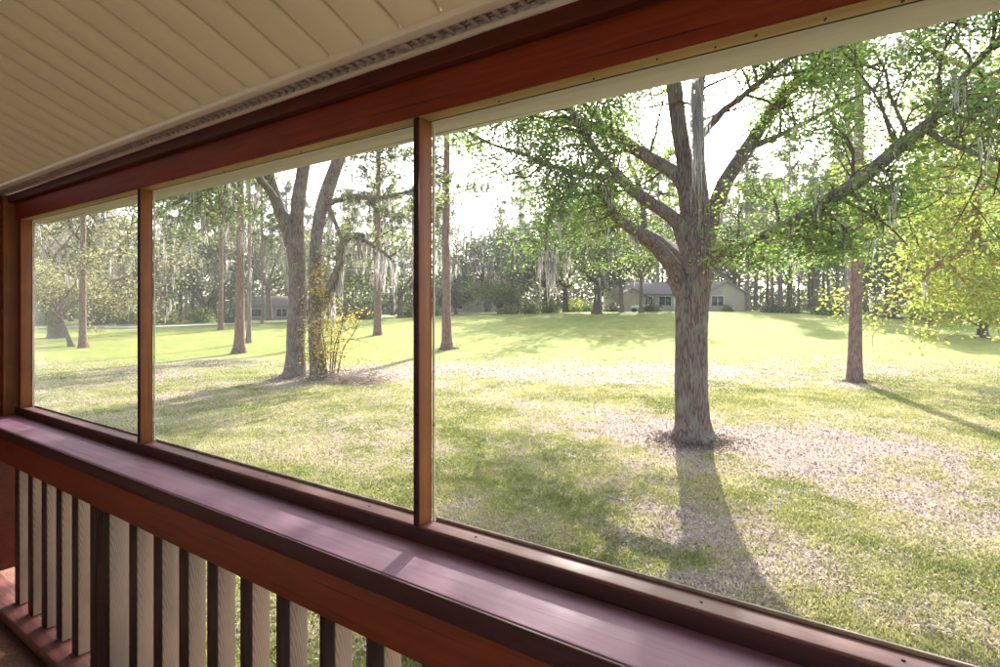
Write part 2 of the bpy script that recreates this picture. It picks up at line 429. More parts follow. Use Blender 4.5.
def lawn_mat():
    m, nt, N, L, B, O = mat('lawn_ground')
    geo = N.new('ShaderNodeNewGeometry'); P = geo.outputs['Position']
    a = N.new('ShaderNodeAttribute'); a.attribute_name = 'var'     # 0 grass .. 1 bare / litter
    def nz(sc, det=5, rg=.65):
        n = N.new('ShaderNodeTexNoise'); n.inputs['Scale'].default_value = sc; n.inputs['Detail'].default_value = det; n.inputs['Roughness'].default_value = rg
        L.new(P, n.inputs['Vector']); return n.outputs['Fac']
    fine = nz(9, 8, .75); mid = nz(1.3, 5); big = nz(.16, 4); vf = nz(38, 4, .8)
    g1 = ramp(N, [(.25, (.145, .18, .05)), (.5, (.27, .30, .085)), (.8, (.42, .40, .18))]); L.new(fine, g1.inputs['Fac'])
    g2 = ramp(N, [(.30, (.62, .75, .55)), (.6, (1.1, 1.05, 1.0)), (.75, (1.25, 1.08, .9))]); L.new(mid, g2.inputs['Fac'])
    gm = N.new('ShaderNodeMixRGB'); gm.blend_type = 'MULTIPLY'; gm.inputs['Fac'].default_value = .85
    L.new(g1.outputs['Color'], gm.inputs['Color1']); L.new(g2.outputs['Color'], gm.inputs['Color2'])
    g3 = ramp(N, [(.35, (.8, .95, .75)), (.65, (1.15, 1.03, .95))]); L.new(big, g3.inputs['Fac'])
    gn = N.new('ShaderNodeMixRGB'); gn.blend_type = 'MULTIPLY'; gn.inputs['Fac'].default_value = .8
    L.new(gm.outputs['Color'], gn.inputs['Color1']); L.new(g3.outputs['Color'], gn.inputs['Color2'])
    d1 = ramp(N, [(.30, (.22, .155, .125)), (.46, (.33, .255, .21)), (.62, (.45, .37, .32)), (.8, (.58, .50, .44))]); L.new(vf, d1.inputs['Fac'])
    # threshold of the litter by the fine noise: ragged tufts rather than a soft blend
    ad = N.new('ShaderNodeMath'); ad.operation = 'ADD'; L.new(a.outputs['Fac'], ad.inputs[0])
    s1 = N.new('ShaderNodeMath'); s1.operation = 'MULTIPLY_ADD'; s1.inputs[1].default_value = 1.5; s1.inputs[2].default_value = -.75; L.new(fine, s1.inputs[0])
    L.new(s1.outputs[0], ad.inputs[1])
    th = N.new('ShaderNodeMapRange'); th.inputs['From Min'].default_value = .2; th.inputs['From Max'].default_value = .75
    L.new(ad.outputs[0], th.inputs['Value'])
    fm = N.new('ShaderNodeMixRGB'); L.new(th.outputs['Result'], fm.inputs['Fac']); L.new(gn.outputs['Color'], fm.inputs['Color1']); L.new(d1.outputs['Color'], fm.inputs['Color2'])
    L.new(fm.outputs['Color'], B.inputs['Base Color']); B.inputs['Roughness'].default_value = .95; B.inputs['Specular IOR Level'].default_value = .15
    bump(N, L, fine, B, .8, .10); return m
M['lawn'] = lawn_mat()
M['blade'] = leaf_mat('grass_blades', [(.0, (.12, .14, .045)), (.4, (.25, .26, .10)), (.7, (.39, .355, .20)), (1, (.54, .47, .36))], .35, .6, (1.4, 1.4, 1.0))
M['litter'] = leaf_mat('dry_leaf_litter', [(0, (.13, .09, .075)), (.35, (.25, .185, .155)), (.7, (.40, .33, .285)), (1, (.60, .53, .48))], .15, .7, (1, 1, 1))
M['road'] = plain('pale_worn_asphalt', (.36, .33, .32), .9, 3, .12)
M['house_wall'] = plain('cream_house_siding', (.38, .32, .25), .8, 3, .08)
M['roof'] = plain('pinkish_grey_shingles', (.27, .225, .215), .9, 12, .2)
M['roof_b'] = plain('lilac_grey_shingles', (.30, .28, .33), .9, 12, .2)
M['window_glass'] = plain('dark_window_glass', (.03, .035, .045), .1, 2, .1, 0, 0)
M['white'] = plain('white_trim_paint', (.75, .74, .72), .5, 5, .05)
M['yellow'] = plain('faded_yellow_paint', (.55, .45, .16), .5, 5, .1)
M['metal'] = plain('galvanised_steel', (.42, .42, .43), .4, 9, .15, .8)
M['blue_paint'] = plain('pale_blue_car_paint', (.42, .48, .58), .25, 3, .03, .1, 0)
M['tyre'] = plain('tyre_rubber', (.03, .03, .03), .8)
M['dead'] = plain('dry_twigs', (.34, .27, .22), .9, 20, .3)

# ------------------------------------------------------------------ the lawn
BARE = []      # (px, py, radius m, amount, squash along view)
def bare_spot(px, py, r, amt=.8, sq=1.0):
    p, Z = on_ground(px, py); BARE.append((p[0], p[1], r, amt, sq))
bare_spot(690, 445, 1.7, .9); bare_spot(640, 420, 1.8, .6); bare_spot(740, 440, 2.2, .65); bare_spot(700, 520, 1.3, .55)
bare_spot(820, 455, 2.4, .75); bare_spot(900, 500, 2.0, .65); bare_spot(770, 560, 1.2, .5); bare_spot(560, 415, 2.2, .5); bare_spot(950, 470, 2.6, .5)
bare_spot(620, 375, 4.5, .5, 2.); bare_spot(780, 370, 4.0, .42, 2.); bare_spot(500, 375, 3.5, .5, 2.)
bare_spot(305, 380, 2.4, .95); bare_spot(370, 372, 3.2, .6); bare_spot(230, 360, 3.0, .7); bare_spot(180, 372, 3.0, .5); bare_spot(856, 384, 1.2, .9)
bare_spot(240, 357, 2.5, .6); bare_spot(170, 395, 1.8, .5); bare_spot(330, 450, 2.0, .38); bare_spot(470, 520, 1.3, .3); bare_spot(570, 590, 1.1, .3)
BARE = np.array(BARE)
def bare(x, y):
    x = np.asarray(x, float); y = np.asarray(y, float)
    b = .36+(fnoise(x*.35, y*.35, 4, 31)-.5)*.75+(fnoise(x*2.2, y*2.2, 3, 41)-.5)*.8+(vnoise(x*6.5, y*6.5, 43)-.5)*.35
    for bx, by, r, amt, sq in BARE:
        dx = x-bx; dy = y-by
        a = dx*Fv[0]+dy*Fv[1]; l = (dx*Rv[0]+dy*Rv[1])/sq
        d = np.sqrt(a*a+l*l)/r
        d = d+(fnoise(x*.9, y*.9, 3, 77)-.5)*.9
        b = b+.46*amt*np.clip(1.35-d, 0, 1)
    return np.clip(b, 0, 1)*(1-.75*sstep(26, 34, x*Fv[0]+y*Fv[1]))

rr = np.concatenate([[0.02, 1, 2], np.geomspace(2.6, 130, 230), np.geomspace(140, 900, 12)])
aa = np.concatenate([np.linspace(-48, 48, 300), np.linspace(52, 308, 60)])   # degrees right of the view axis
aa = np.radians(aa)
na, nr = len(aa), len(rr)
A2, R2 = np.meshgrid(aa, rr)
dirx = Fv[0]*np.cos(A2)+Rv[0]*np.sin(A2); diry = Fv[1]*np.cos(A2)+Rv[1]*np.sin(A2)
GX = dirx*R2; GY = diry*R2
g = MB()
i0 = np.arange(nr-1)[:, None]*na; j = np.arange(na)[None, :]; j2 = (j+1) % na
quads = np.stack([i0+j2, i0+j, i0+na+j, i0+na+j2], -1).reshape(-1, 4)
g.add(np.stack([GX, GY, ground_z(GX, GY)], -1).reshape(-1, 3), quads, None, bare(GX, GY).ravel())
prep(g.build('lawn', M['lawn'], smooth=True, attr=True), 'sunlit yellow green lawn with bare leafy patches beyond the porch', 'lawn', kind='structure')

def sample_ground(n, zmin, zmax, power=1.0):
    """points on the lawn inside the view wedge, denser near the camera"""
    u = rng.random(n)
    Z = zmin*(zmax/zmin)**(u**power)
    l = (rng.random(n)*1.96-.98)*Z
    x = Fv[0]*Z+Rv[0]*l; y = Fv[1]*Z+Rv[1]*l
    return x, y, Z
# short grass blades
x, y, Z = sample_ground(900000, 3.4, 34, .85)
bb = bare(x, y)
keep = (rng.random(len(x)) > bb*1.1-.05) & (y > 1.5) & (rng.random(len(x)) > sstep(15, 32, Z))
x, y, Z, bb = x[keep], y[keep], Z[keep], bb[keep]
n = len(x); gz = ground_z(x, y)
h = (.014+.026*rng.random(n))*(.7+.7*fnoise(x*1.1, y*1.1, 3, 3))*(1+.4*Z/20)
w = (.0045+.003*rng.random(n))*(1+Z*.11)
an = rng.random(n)*2*pi
lean = rng.normal(size=(n, 2))*h[:, None]*.55
b0 = np.stack([x-np.cos(an)*w, y-np.sin(an)*w, gz-.004], 1); b1 = np.stack([x+np.cos(an)*w, y+np.sin(an)*w, gz-.004], 1)
tp = np.stack([x+lean[:, 0], y+lean[:, 1], gz+h], 1)
g = MB(); tv = np.clip(.40+1.35*(fnoise(x*.8, y*.8, 4, 55)-.5)+.45*(bb-.2)+rng.normal(size=n)*.17, 0, 1)
g.add(np.stack([b0, b1, tp], 1).reshape(-1, 3), None, np.arange(n*3).reshape(n, 3), np.repeat(tv, 3))
prep(g.build('grass', M['blade'], attr=True), 'short uneven grass growing over the lawn', 'grass', kind='stuff')
# dry leaves lying in the bare patches
x, y, Z = sample_ground(330000, 3.6, 30, .85)
keep = (rng.random(len(x)) < np.clip(bare(x, y)*.8-.12, 0.02, 1)) & (y > 1.5)
x, y, Z = x[keep], y[keep], Z[keep]
g = MB()
add_leaves(g, np.stack([x, y, ground_z(x, y)+.006+.02*rng.random(len(x))], 1), (.026+Z*.0011)[:, None], .55, .22, 0)
for (px, py, r0, nn_) in ((693, 441, .42, 2600), (856, 382, .25, 900), (302, 377, .7, 2600), (447, 349, .3, 500)):
    c, Zc = on_ground(px, py)
    a = rng.random(nn_)*2*pi; r_ = r0*(.85+abs(rng.normal(size=nn_))*.8)
    xx, yy = c[0]+np.cos(a)*r_, c[1]+np.sin(a)*r_
    add_leaves(g, np.stack([xx, yy, ground_z(xx, yy)+.01+.10*rng.random(nn_)*np.exp(-(r_-r0)/r0*2.5)], 1), .04+.001*Zc, .6, .5, 0, .22)
prep(g.build('fallen_leaves', M['litter'], attr=True), 'dry brown and pale leaf litter on the bare patches', 'leaves', kind='stuff')

# a pale road far left behind the trees
rp = []
for (px, Zr) in ((-160, 76), (20, 74), (120, 75), (200, 77), (290, 81), (360, 86), (440, 94), (520, 104)):
    p = at_depth(px, Zr); rp.append(p)
rp = np.array(rp); rp2, _ = resample(rp, np.ones(len(rp)), 1.5)
T = np.gradient(rp2[:, :2], axis=0); T /= np.linalg.norm(T, axis=1)[:, None]; Nn = np.c_[-T[:, 1], T[:, 0]]
g = MB(); cols = []
for k in (-3.6, -1.8, 0, 1.8, 3.6):
    q = rp2[:, :2]+Nn*k; cols.append(np.c_[q, ground_z(q[:, 0], q[:, 1])+.09])
Vr = np.stack(cols, 1); n5 = len(rp2)
q = [[i*5+k, (i+1)*5+k, (i+1)*5+k+1, i*5+k+1] for i in range(n5-1) for k in range(4)]
g.add(Vr.reshape(-1, 3), q)
prep(g.build('road', M['road']), 'pale sunlit road curving behind the trees on the far left', 'road', kind='structure')

# ------------------------------------------------------------------ the porch
# local camera-relative heights: z = HC + dz
def hz(d): return HC+d
XL, XR = -4.553, 2.2
FLOOR = hz(-1.70)
fl = MB(); fl.box(-6, 3.0, -3.2, 1.30, FLOOR-.04, FLOOR)
prep(fl.build('floor', M['carpet']), 'dark reddish brown porch floor beside the railing', 'floor', kind='structure')

def bevel(o, w=.004, seg=2):
    b = o.modifiers.new('bevel', 'BEVEL'); b.width = w; b.segments = seg; b.limit_method = 'ANGLE'; return o

# ceiling: sloped vinyl planks with a recessed joint between them
SL = .42
ceil = MB()
y_in, y_out = -2.2, 1.064
def cz(yy): return hz(.715)+SL*(y_out-yy)
pitch = .140; x0 = -1.046-pitch*40
k = 0
while x0+k*pitch < 3.0:
    a, b = x0+k*pitch, x0+(k+1)*pitch
    gw = .012
    # plank face, then a small step up into the joint
    prof = [(a+gw, 0), (b-gw*.2, 0), (b-gw*.2, .016), (b+gw, .016), (b+gw, 0)]
    V = []
    for (xx, dz) in prof: V += [[xx, y_out, cz(y_out)+dz], [xx, y_in, cz(y_in)+dz]]
    ceil.add(V, [[2*i, 2*i+1, 2*i+3, 2*i+2] for i in range(len(prof)-1)])
    k += 1
cl = prep(ceil.build('ceiling', M['vinyl']), 'sloped cream planked ceiling of the porch', 'ceiling', kind='structure')
rb = MB()
rb.add([[-6, y_out, cz(y_out)+.03], [3.2, y_out, cz(y_out)+.03], [3.2, y_in, cz(y_in)+.03], [-6, y_in, cz(y_in)+.03],
        [-6, y_out, cz(y_out)+.09], [3.2, y_out, cz(y_out)+.09], [3.2, y_in, cz(y_in)+.09], [-6, y_in, cz(y_in)+.09]],
       [[0, 1, 2, 3], [4, 7, 6, 5], [0, 4, 5, 1], [1, 5, 6, 2], [2, 6, 7, 3], [3, 7, 4, 0]])
rb.build('roof_deck', M['roof'], cl)
tr = MB(); tr.box(-6, 3.2, 1.058, 1.092, hz(.702), hz(.726)); bevel(tr.build('edge_trim', M['vinyl_trim'], cl), .003)
tr = MB(); tr.box(-6, 3.2, 1.151, 1.163, hz(.700), hz(.722)); tr.build('vent_trim', M['vinyl_trim'], cl)
# vent strip: dark slot crossed by grey louvre bars
ve = MB(); ve.box(-6, 3.2, 1.092, 1.151, hz(.7255), hz(.735)); vo = ve.build('soffit_vent', M['vent_dark'], cl)
vl = MB(); xx = -5.2
i = 0
while xx < 1.2:
    vl.box(xx, xx+.011, 1.092, 1.151, hz(.712), hz(.7245))
    if i % 36 == 35: vl.box(xx+.012, xx+.05, 1.092, 1.151, hz(.711), hz(.7235))
    for yy in (1.103, 1.116, 1.129, 1.142): vl.box(xx+.012, xx+.0375, yy-.0018, yy+.0018, hz(.716), hz(.723))
    xx += .038; i += 1
vl.build('louvre', M['vent'], vo)

hw = MB(); hw.box(-6, 3.2, -2.35, -2.2, FLOOR-1.1, hz(2.2))  # unseen wall, put in to cut rear sky light, pale for bounce
prep(hw.build('house_wall', M['unseen_house_wall']), 'tan house wall added out of view behind the porch', kind='structure')  # added wall, out of view
wall = empty('screen_wall', (0, 1.2, FLOOR), 'red brown timber screen wall of the porch with three open bays', 'screen wall')
WL = (0, 1.2, FLOOR)
def wpart(name, m, boxes, w=.003, parent=wall):
    b = MB()
    for bx in boxes: b.box(*bx)
    return bevel(b.build(name, m, parent, loc=WL), w)
hb = wpart('header_beam', M['beam'], [(-6, 3.2, 1.2, 1.2385, hz(.5475), hz(.70))])
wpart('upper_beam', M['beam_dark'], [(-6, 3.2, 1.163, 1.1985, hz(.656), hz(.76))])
wpart('header_underside', M['tan_trim'], [(-4.447, 3.2, 1.2015, 1.2462, hz(.5440), hz(.5472))], .0005)
wpart('gap_shade_strip', M['vent_dark'], [(-4.6, 3.2, 1.2466, 1.2536, hz(.5440), hz(.5475))], .0003)  # solid dark strip, shade of the open gap put into its colour
wpart('outer_trim', M['cream_trim'], [(-4.6, 3.2, 1.2540, 1.378, hz(.545), hz(.80))])
wpart('roof_edge', M['white'], [(-6, 3.2, 1.380, 1.70, hz(.735), hz(.77)), (-6, 3.2, 1.70, 1.722, hz(.715), hz(.86))])
wpart('sill_board', M['sill'], [(-4.553, 3.2, 1.2, 1.281, hz(-.6735), hz(-.628))], .004)
for (a, b) in ((-1.128, -1.108), (-2.859, -2.837), (.60, .622)):
    po = wpart('post', M['post'], [(a, b, 1.2, 1.254, hz(-.6275), hz(.5436))], .002)
    pf = MB(); pf.box(a+.0005, b-.0005, 1.1965, 1.1997, hz(-.629), hz(.5436)); pf.build('dark_face', M['edge'], po, loc=WL)  # dark strip, shade on the post's inner side put into its colour
wpart('end_post', M['post'], [(-4.475, -4.447, 1.2, 1.262, hz(-.6275), hz(.5436))], .002)
wpart('corner_column', M['post'], [(-4.70, -4.553, 1.143, 1.30, hz(-.726), hz(.70))], .004)
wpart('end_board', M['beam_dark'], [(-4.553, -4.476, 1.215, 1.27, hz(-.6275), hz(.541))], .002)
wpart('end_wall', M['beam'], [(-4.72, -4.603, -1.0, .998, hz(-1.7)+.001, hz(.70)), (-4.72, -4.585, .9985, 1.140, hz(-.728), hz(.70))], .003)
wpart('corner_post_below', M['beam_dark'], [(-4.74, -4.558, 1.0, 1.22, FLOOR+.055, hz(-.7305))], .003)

def screen_mat():
    m, nt, N, L, B, O = mat('insect_screen_mesh')
    d = N.new('ShaderNodeBsdfDiffuse'); d.inputs['Color'].default_value = (.42, .42, .43, 1)
    tl = N.new('ShaderNodeBsdfTranslucent'); tl.inputs['Color'].default_value = (.5, .5, .5, 1)
    ms = N.new('ShaderNodeMixShader'); ms.inputs['Fac'].default_value = .5
    L.new(d.outputs[0], ms.inputs[1]); L.new(tl.outputs[0], ms.inputs[2])
    t = N.new('ShaderNodeBsdfTransparent'); mx = N.new('ShaderNodeMixShader')
    lw = N.new('ShaderNodeLayerWeight'); lw.inputs['Blend'].default_value = .35
    mr = N.new('ShaderNodeMapRange'); mr.inputs['From Min'].default_value = .2; mr.inputs['To Min'].default_value = .012; mr.inputs['To Max'].default_value = .42
    L.new(lw.outputs['Facing'], mr.inputs['Value'])
    # open weave: slightly denser and looser patches
    nz = noise(N, L, coords(N, L, (1, 1, 1)), 2.0, 3)
    ma = N.new('ShaderNodeMath'); ma.operation = 'MULTIPLY_ADD'; ma.inputs[1].default_value = .02; L.new(nz, ma.inputs[0]); L.new(mr.outputs['Result'], ma.inputs[2])
    L.new(ma.outputs[0], mx.inputs['Fac']); L.new(t.outputs[0], mx.inputs[1]); L.new(ms.outputs[0], mx.inputs[2])
    L.new(mx.outputs[0], O.inputs['Surface']); return m
M['screen'] = screen_mat()
for (a, b) in ((-4.447, -2.859), (-2.837, -1.128), (-1.108, .60)):
    s = MB(); s.add([[a, 1.262, hz(-.627)], [b, 1.262, hz(-.627)], [b, 1.262, hz(.5385)], [a, 1.262, hz(.5385)]], [[0, 1, 2, 3]])
    s.build('insect_screen', M['screen'], wall, loc=WL)
    for xa in (a, b-.006):
        wpart('spline_strip', M['cream_trim'], [(xa, xa+.006, 1.2555, 1.2605, hz(-.627), hz(.5385))], .0005)
    wpart('spline_strip', M['dead'], [(a+.006, b-.006, 1.264, 1.270, hz(-.6275), hz(-.619))], .0005)
wpart('sill_shade_strip', M['edge'], [(-4.552, 3.2, 1.1965, 1.1997, hz(-.6740), hz(-.634))], .001)  # thin dark strip, shade of the sill front put into its colour
# nail heads along the sill
nh = MB()
for xx in (-.93, -.33, .02, -1.9, -2.4, -3.3, -1.35):
    nh.tube([[xx, 1.232, hz(-.6285)], [xx, 1.232, hz(-.6265)]], [.004, .0035], 8)
nh.build('nail_head', M['tyre'], wall, loc=WL)
kn = MB()
for xx, rr_k in ((.02, .006), (-.10, .004), (-.22, .0045), (-.42, .003), (-.58, .0035), (-.85, .003), (-1.7, .0035), (-2.2, .003), (-.30, .003)):
    yk = 1.214+rng.random()*.024
    kn.tube([[xx, yk, hz(.5438)], [xx+.001, yk, hz(.5428)]], [rr_k, rr_k*.8], 9, .3)
kn.build('knot', M['tyre'], wall, loc=WL)

rail = empty('railing', (0, 1.05, FLOOR), 'maroon porch railing with a broad flat ledge over bare wood balusters', 'railing')
RL = (0, 1.05, FLOOR)
def rpart(name, m, boxes, w=.003):
    b = MB()
    for bx in boxes: b.box(*bx)
    return bevel(b.build(name, m, rail, loc=RL), w)
rpart('ledge', M['ledge'], [(-4.551, 3.2, 1.013, 1.279, hz(-.7295), hz(-.675))], .004)
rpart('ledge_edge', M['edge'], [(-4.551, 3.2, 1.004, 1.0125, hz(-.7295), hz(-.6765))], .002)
rpart('fascia_board', M['fascia'], [(-4.551, 3.2, 1.027, 1.060, hz(-.874), hz(-.7305))])
rpart('bottom_rail', M['sill'], [(-4.6, 3.2, .985, 1.125, FLOOR+.001, FLOOR+.052)], .004)
YB = 1.063; bw = .064; sp = .2035
xs = [-1.116*1.05+sp*k for k in range(-14, 9)]
def baluster(xa, wid=bw, dep=bw, face=True):
    zz0, zz1 = FLOOR-.02, hz(-.80)
    b = MB(); b.box(xa, xa+wid, YB, YB+dep, FLOOR+.054, zz1)
    o = bevel(b.build('baluster', M['bare'], rail, loc=RL), .003)
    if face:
        b = MB(); b.box(xa-.001, xa+wid+.0005, YB-.004, YB-.0005, FLOOR+.055, zz1); b.build('dark_face', M['baluster_face'], o, loc=RL)  # thin dark strip over the inner side of the baluster
    return o
for k, xa in enumerate(xs):
    if abs(xa+2.66*1.05) < .1:
        o = baluster(-2.925, .122, .088); o['label'] = 'wider bare wood post among the balusters'
    else:
        baluster(xa+rng.normal()*.004)

# ------------------------------------------------------------------ hero oak
def LP(lst):
    """[(px,py,Z,width px)] -> points, radii"""
    P = np.array([W(a, b, c) for a, b, c, d in lst]); R = np.array([d/2*c/FPX for a, b, c, d in lst]); return P, R

base, Zo = on_ground(693, 441)
t = Tree(leaf=.072, nleaf=62, tint=.5, spread=.20, mossp=.10, mossl=(.12, .5), mossw=.009, mossk=5)
t.zmin = 3.45; t.axis = (base[0], base[1], 1.15, 5.3)
rng = np.random.default_rng(21)
P, R = LP([(694, 452, Zo, 44), (693, 440, Zo, 42), (692, 410, Zo, 37), (691, 350, Zo, 36), (693, 300, Zo, 37), (697, 262, Zo, 37), (694, 238, Zo, 26), (688, 200, Zo+.1, 19), (684, 160, Zo+.1, 16), (675, 95, Zo+.1, 15), (668, 30, Zo, 13), (670, -60, Zo, 11), (662, -160, Zo, 7)])
P[0][2] = base[2]-.15; t.bark.tube(P, R*.87, 26, .06, .10, 7)
def hl(lst, **k): return t.limb(*LP(lst), **k)
t.limb(P[7:], R[7:], seg=10, sprouts=14, L=1.5, lev=2, kids=3, up=.1, t0=.32)
hl([(699, 255, Zo, 22), (703, 215, Zo-.1, 14), (700, 160, Zo-.2, 10), (700, 90, Zo-.4, 8), (712, 20, Zo-.6, 7), (730, -70, Zo-1, 5)], sprouts=14, L=1.6, lev=2, kids=3, t0=.4, moss=3)
t.zmin = 3.0
# low left limb with the drooping mossy tip
hl([(690, 305, Zo, 20), (679, 285, Zo-.1, 18), (672, 267, Zo-.2, 16), (656, 247, Zo-.4, 14), (634, 230, Zo-.7, 12), (618, 219, Zo-1, 10), (608, 203, Zo-1.1, 8), (604, 191, Zo-1.2, 6), (596, 192, Zo-1.3, 4.5), (560, 199, Zo-1.5, 3.5), (551, 210, Zo-1.6, 3), (547, 230, Zo-1.7, 2), (545, 256, Zo-1.7, 1.2)], sprouts=15, L=.75, lev=1, kids=4, t0=.55, moss=5, up=0)
t.zmin = 3.45
# middle left limb, long thin arm running left
hl([(692, 262, Zo, 20), (683, 233, Zo, 17), (672, 217, Zo-.1, 14), (634, 192, Zo-.4, 12), (612, 168, Zo-.6, 9), (593, 147, Zo-.8, 7), (570, 110, Zo-1, 5), (540, 70, Zo-1.2, 4), (520, 20, Zo-1.4, 3)], sprouts=22, L=1.2, lev=2, kids=3, t0=.45, moss=5)
hl([(628, 182, Zo-.5, 7), (600, 176, Zo-.7, 6), (585, 174, Zo-.8, 5.5), (560, 168.7, Zo-1, 5), (539, 161, Zo-1.2, 4), (520, 153, Zo-1.3, 3.5), (493, 144.6, Zo-1.5, 2.6), (465, 130, Zo-1.7, 2)], sprouts=20, L=1.1, lev=1, kids=4, t0=.25, moss=8, up=.3)
# upper left limb with the broken end
hl([(690, 205, Zo, 15), (677, 176, Zo+.1, 13), (642, 154, Zo+.4, 12), (607, 131, Zo+.8, 11), (580, 123.5, Zo+1.1, 9), (550, 119, Zo+1.3, 7)], sprouts=16, L=1.6, lev=2, kids=3, t0=.3, moss=5, up=.3)
hl([(610, 133, Zo+.8, 7), (580, 100, Zo+.5, 5), (540, 60, Zo+.2, 4), (490, 10, Zo, 3)], sprouts=12, L=1.5, lev=2, kids=3, t0=.3)
# big right limb
hl([(700, 258, Zo, 22), (708, 230, Zo, 19), (720, 195, Zo+.1, 16), (730, 175, Zo+.2, 14), (747, 149, Zo+.3, 13), (762, 125, Zo+.3, 12), (784, 94, Zo+.3, 11), (811, 70, Zo+.3, 10), (838, 47, Zo+.3, 9), (880, 0, Zo+.2, 7), (930, -60, Zo, 5)], sprouts=20, L=1.5, lev=2, kids=3, t0=.42, moss=5)
hl([(703, 135, Zo-.2, 7), (720, 113, Zo-.3, 6), (739, 99, Zo-.4, 6), (780, 65, Zo-.7, 5), (830, 20, Zo-1, 4)], sprouts=12, L=1.3, lev=2, kids=3, t0=.3)
# rear limbs on the left, their leaves shade the grass in front
hl([(694, 275, Zo+.2, 16), (672, 250, Zo+1.4, 12), (645, 232, Zo+3, 10), (618, 218, Zo+5, 8), (598, 205, Zo+6.6, 6), (575, 190, Zo+8, 4)], sprouts=24, L=1.7, lev=2, kids=3, t0=.45, moss=6, up=.05)
hl([(645, 232, Zo+3, 7), (640, 190, Zo+4.5, 5), (628, 160, Zo+6, 4)], sprouts=14, L=1.6, lev=2, kids=3, t0=.2)
# right stub growing into the low limb that comes forward
hl([(698, 282, Zo, 20), (706, 265, Zo-.1, 16), (718, 255, Zo-.3, 12), (735, 247, Zo-.8, 10), (762, 236, Zo-1.6, 10), (799, 218, Zo-2.6, 12), (835, 196, Zo-3.2, 13), (863, 178, Zo-3.6, 14), (898, 148, Zo-4, 14), (934, 120, Zo-4.3, 13)], sprouts=22, L=1.05, lev=2, kids=3, t0=.24, moss=5, up=.12)
hl([(925, 128, Zo-4.2, 7), (940, 139, Zo-4.3, 5), (965, 149, Zo-4.5, 4.5), (1000, 160, Zo-4.8, 4), (1050, 150, Zo-5, 3)], sprouts=9, L=.9, lev=1, kids=4, t0=.1)
hl([(930, 122, Zo-4.3, 8), (950, 90, Zo-4.2, 6), (990, 50, Zo-4.2, 5), (1040, 0, Zo-4.4, 4)], sprouts=16, L=1.1, lev=2, kids=3, t0=.1)
hl([(799, 218, Zo-2.6, 6), (830, 230, Zo-2.8, 4), (860, 235, Zo-3, 3)], sprouts=7, L=.9, lev=1, kids=4, t0=.1)
hl([(745, 150, Zo+.3, 7), (780, 135, Zo, 5), (830, 110, Zo-.6, 4), (880, 85, Zo-1.2, 3)], sprouts=8, L=1.1, lev=2, kids=3, t0=.1)
# the long grey veil of moss along the leader
add_moss(t.moss, [W(696.5+rng.normal()*2.2, 76+rng.random()*50, Zo-.6) for _ in range(46)], .7, 2.3, .012, 4, .04)
add_moss(t.moss, [W(547+rng.normal()*7, 246+rng.random()*18, Zo-1.7) for _ in range(26)], .35, .85, .011, 4, .04)
add_moss(t.moss, [W(590+rng.normal()*2, 152, Zo-.8) for _ in range(6)], .4, .9, .010, 4, .02)
add_moss(t.moss, [W(634+rng.normal()*3, 232, Zo-.7) for _ in range(6)], .3, .7, .010, 4, .03)
t.finish('oak_tree', base, 'large oak with forked trunk and mossy limbs standing in the middle of the right bay', 'tree', [M['oak_bark'], M['oak_leaf'], M['moss'], M['branch_bark']])

# ------------------------------------------------------------------ three-stemmed oak on the left
b3, Z3 = on_ground(302, 377)
t = Tree(leaf=.12, nleaf=22, tint=.45, spread=.30, mossp=.12, mossl=(.3, 1.2), mossw=.02, mossk=6)
P, R = LP([(295, 384, Z3, 27), (295, 374, Z3, 24), (296, 350, Z3, 18), (297, 310, Z3, 18), (298, 280, Z3, 17), (299, 259, Z3, 13), (297, 235, Z3, 13), (298, 202, Z3, 13), (304, 163, Z3, 12), (308, 120, Z3, 11), (300, 40, Z3, 8), (310, -60, Z3, 5)])
rng = np.random.default_rng(33)
P[0][2] = b3[2]-.2; t.bark.tube(P, R, 22, .06, .15, 4)
t.limb(P[7:], R[7:], seg=8, sprouts=14, L=2.4, lev=2, kids=3, t0=.35)
hl([(296, 288, Z3-.1, 13), (293, 255, Z3-.2, 12), (286, 226, Z3-.2, 13), (276, 200, Z3-.3, 12), (268, 173, Z3-.4, 12), (255, 120, Z3-.8, 10), (230, 40, Z3-1, 7), (200, -40, Z3-1, 4)], sprouts=20, L=2.6, lev=2, kids=3, t0=.45, moss=4)
P, R = LP([(319, 383, Z3-.6, 22), (318, 372, Z3-.6, 17), (315, 335, Z3-.6, 12.5), (315, 283, Z3-.6, 12), (316, 245, Z3-.6, 12), (320, 214, Z3-.6, 12), (327, 192, Z3-.6, 13), (339, 157, Z3-.6, 12), (352, 110, Z3-.6, 10), (370, 30, Z3-.6, 7), (390, -60, Z3, 4)])
P[0][2] = b3[2]-.2; t.bark.tube(P, R, 18, .06, .15, 3); t.limb(P[6:], R[6:], seg=8, sprouts=20, L=2.4, lev=2, kids=3, t0=.3, moss=3)
hl([(326, 203, Z3-.6, 6), (340, 200, Z3-1, 5), (353, 196, Z3-1.2, 5), (379, 198, Z3-1.5, 4.5), (413, 190, Z3-1.8, 3.5), (440, 175, Z3-2, 2.5)], sprouts=9, L=1.2, lev=1, kids=3, t0=.5, moss=8)
hl([(320, 310, Z3-.6, 8), (332, 285, Z3-.9, 10), (339, 268, Z3-1, 9), (342, 245, Z3-1.1, 8), (351, 236, Z3-1.2, 6), (364, 235, Z3-1.3, 5)], sprouts=7, L=1.4, lev=1, kids=4, t0=.3, moss=24, mossl=(.6, 2.2), up=-.2)
hl([(328, 205, Z3-.6, 5), (335, 222, Z3-1, 4), (342, 240, Z3-1.1, 4)], moss=5)
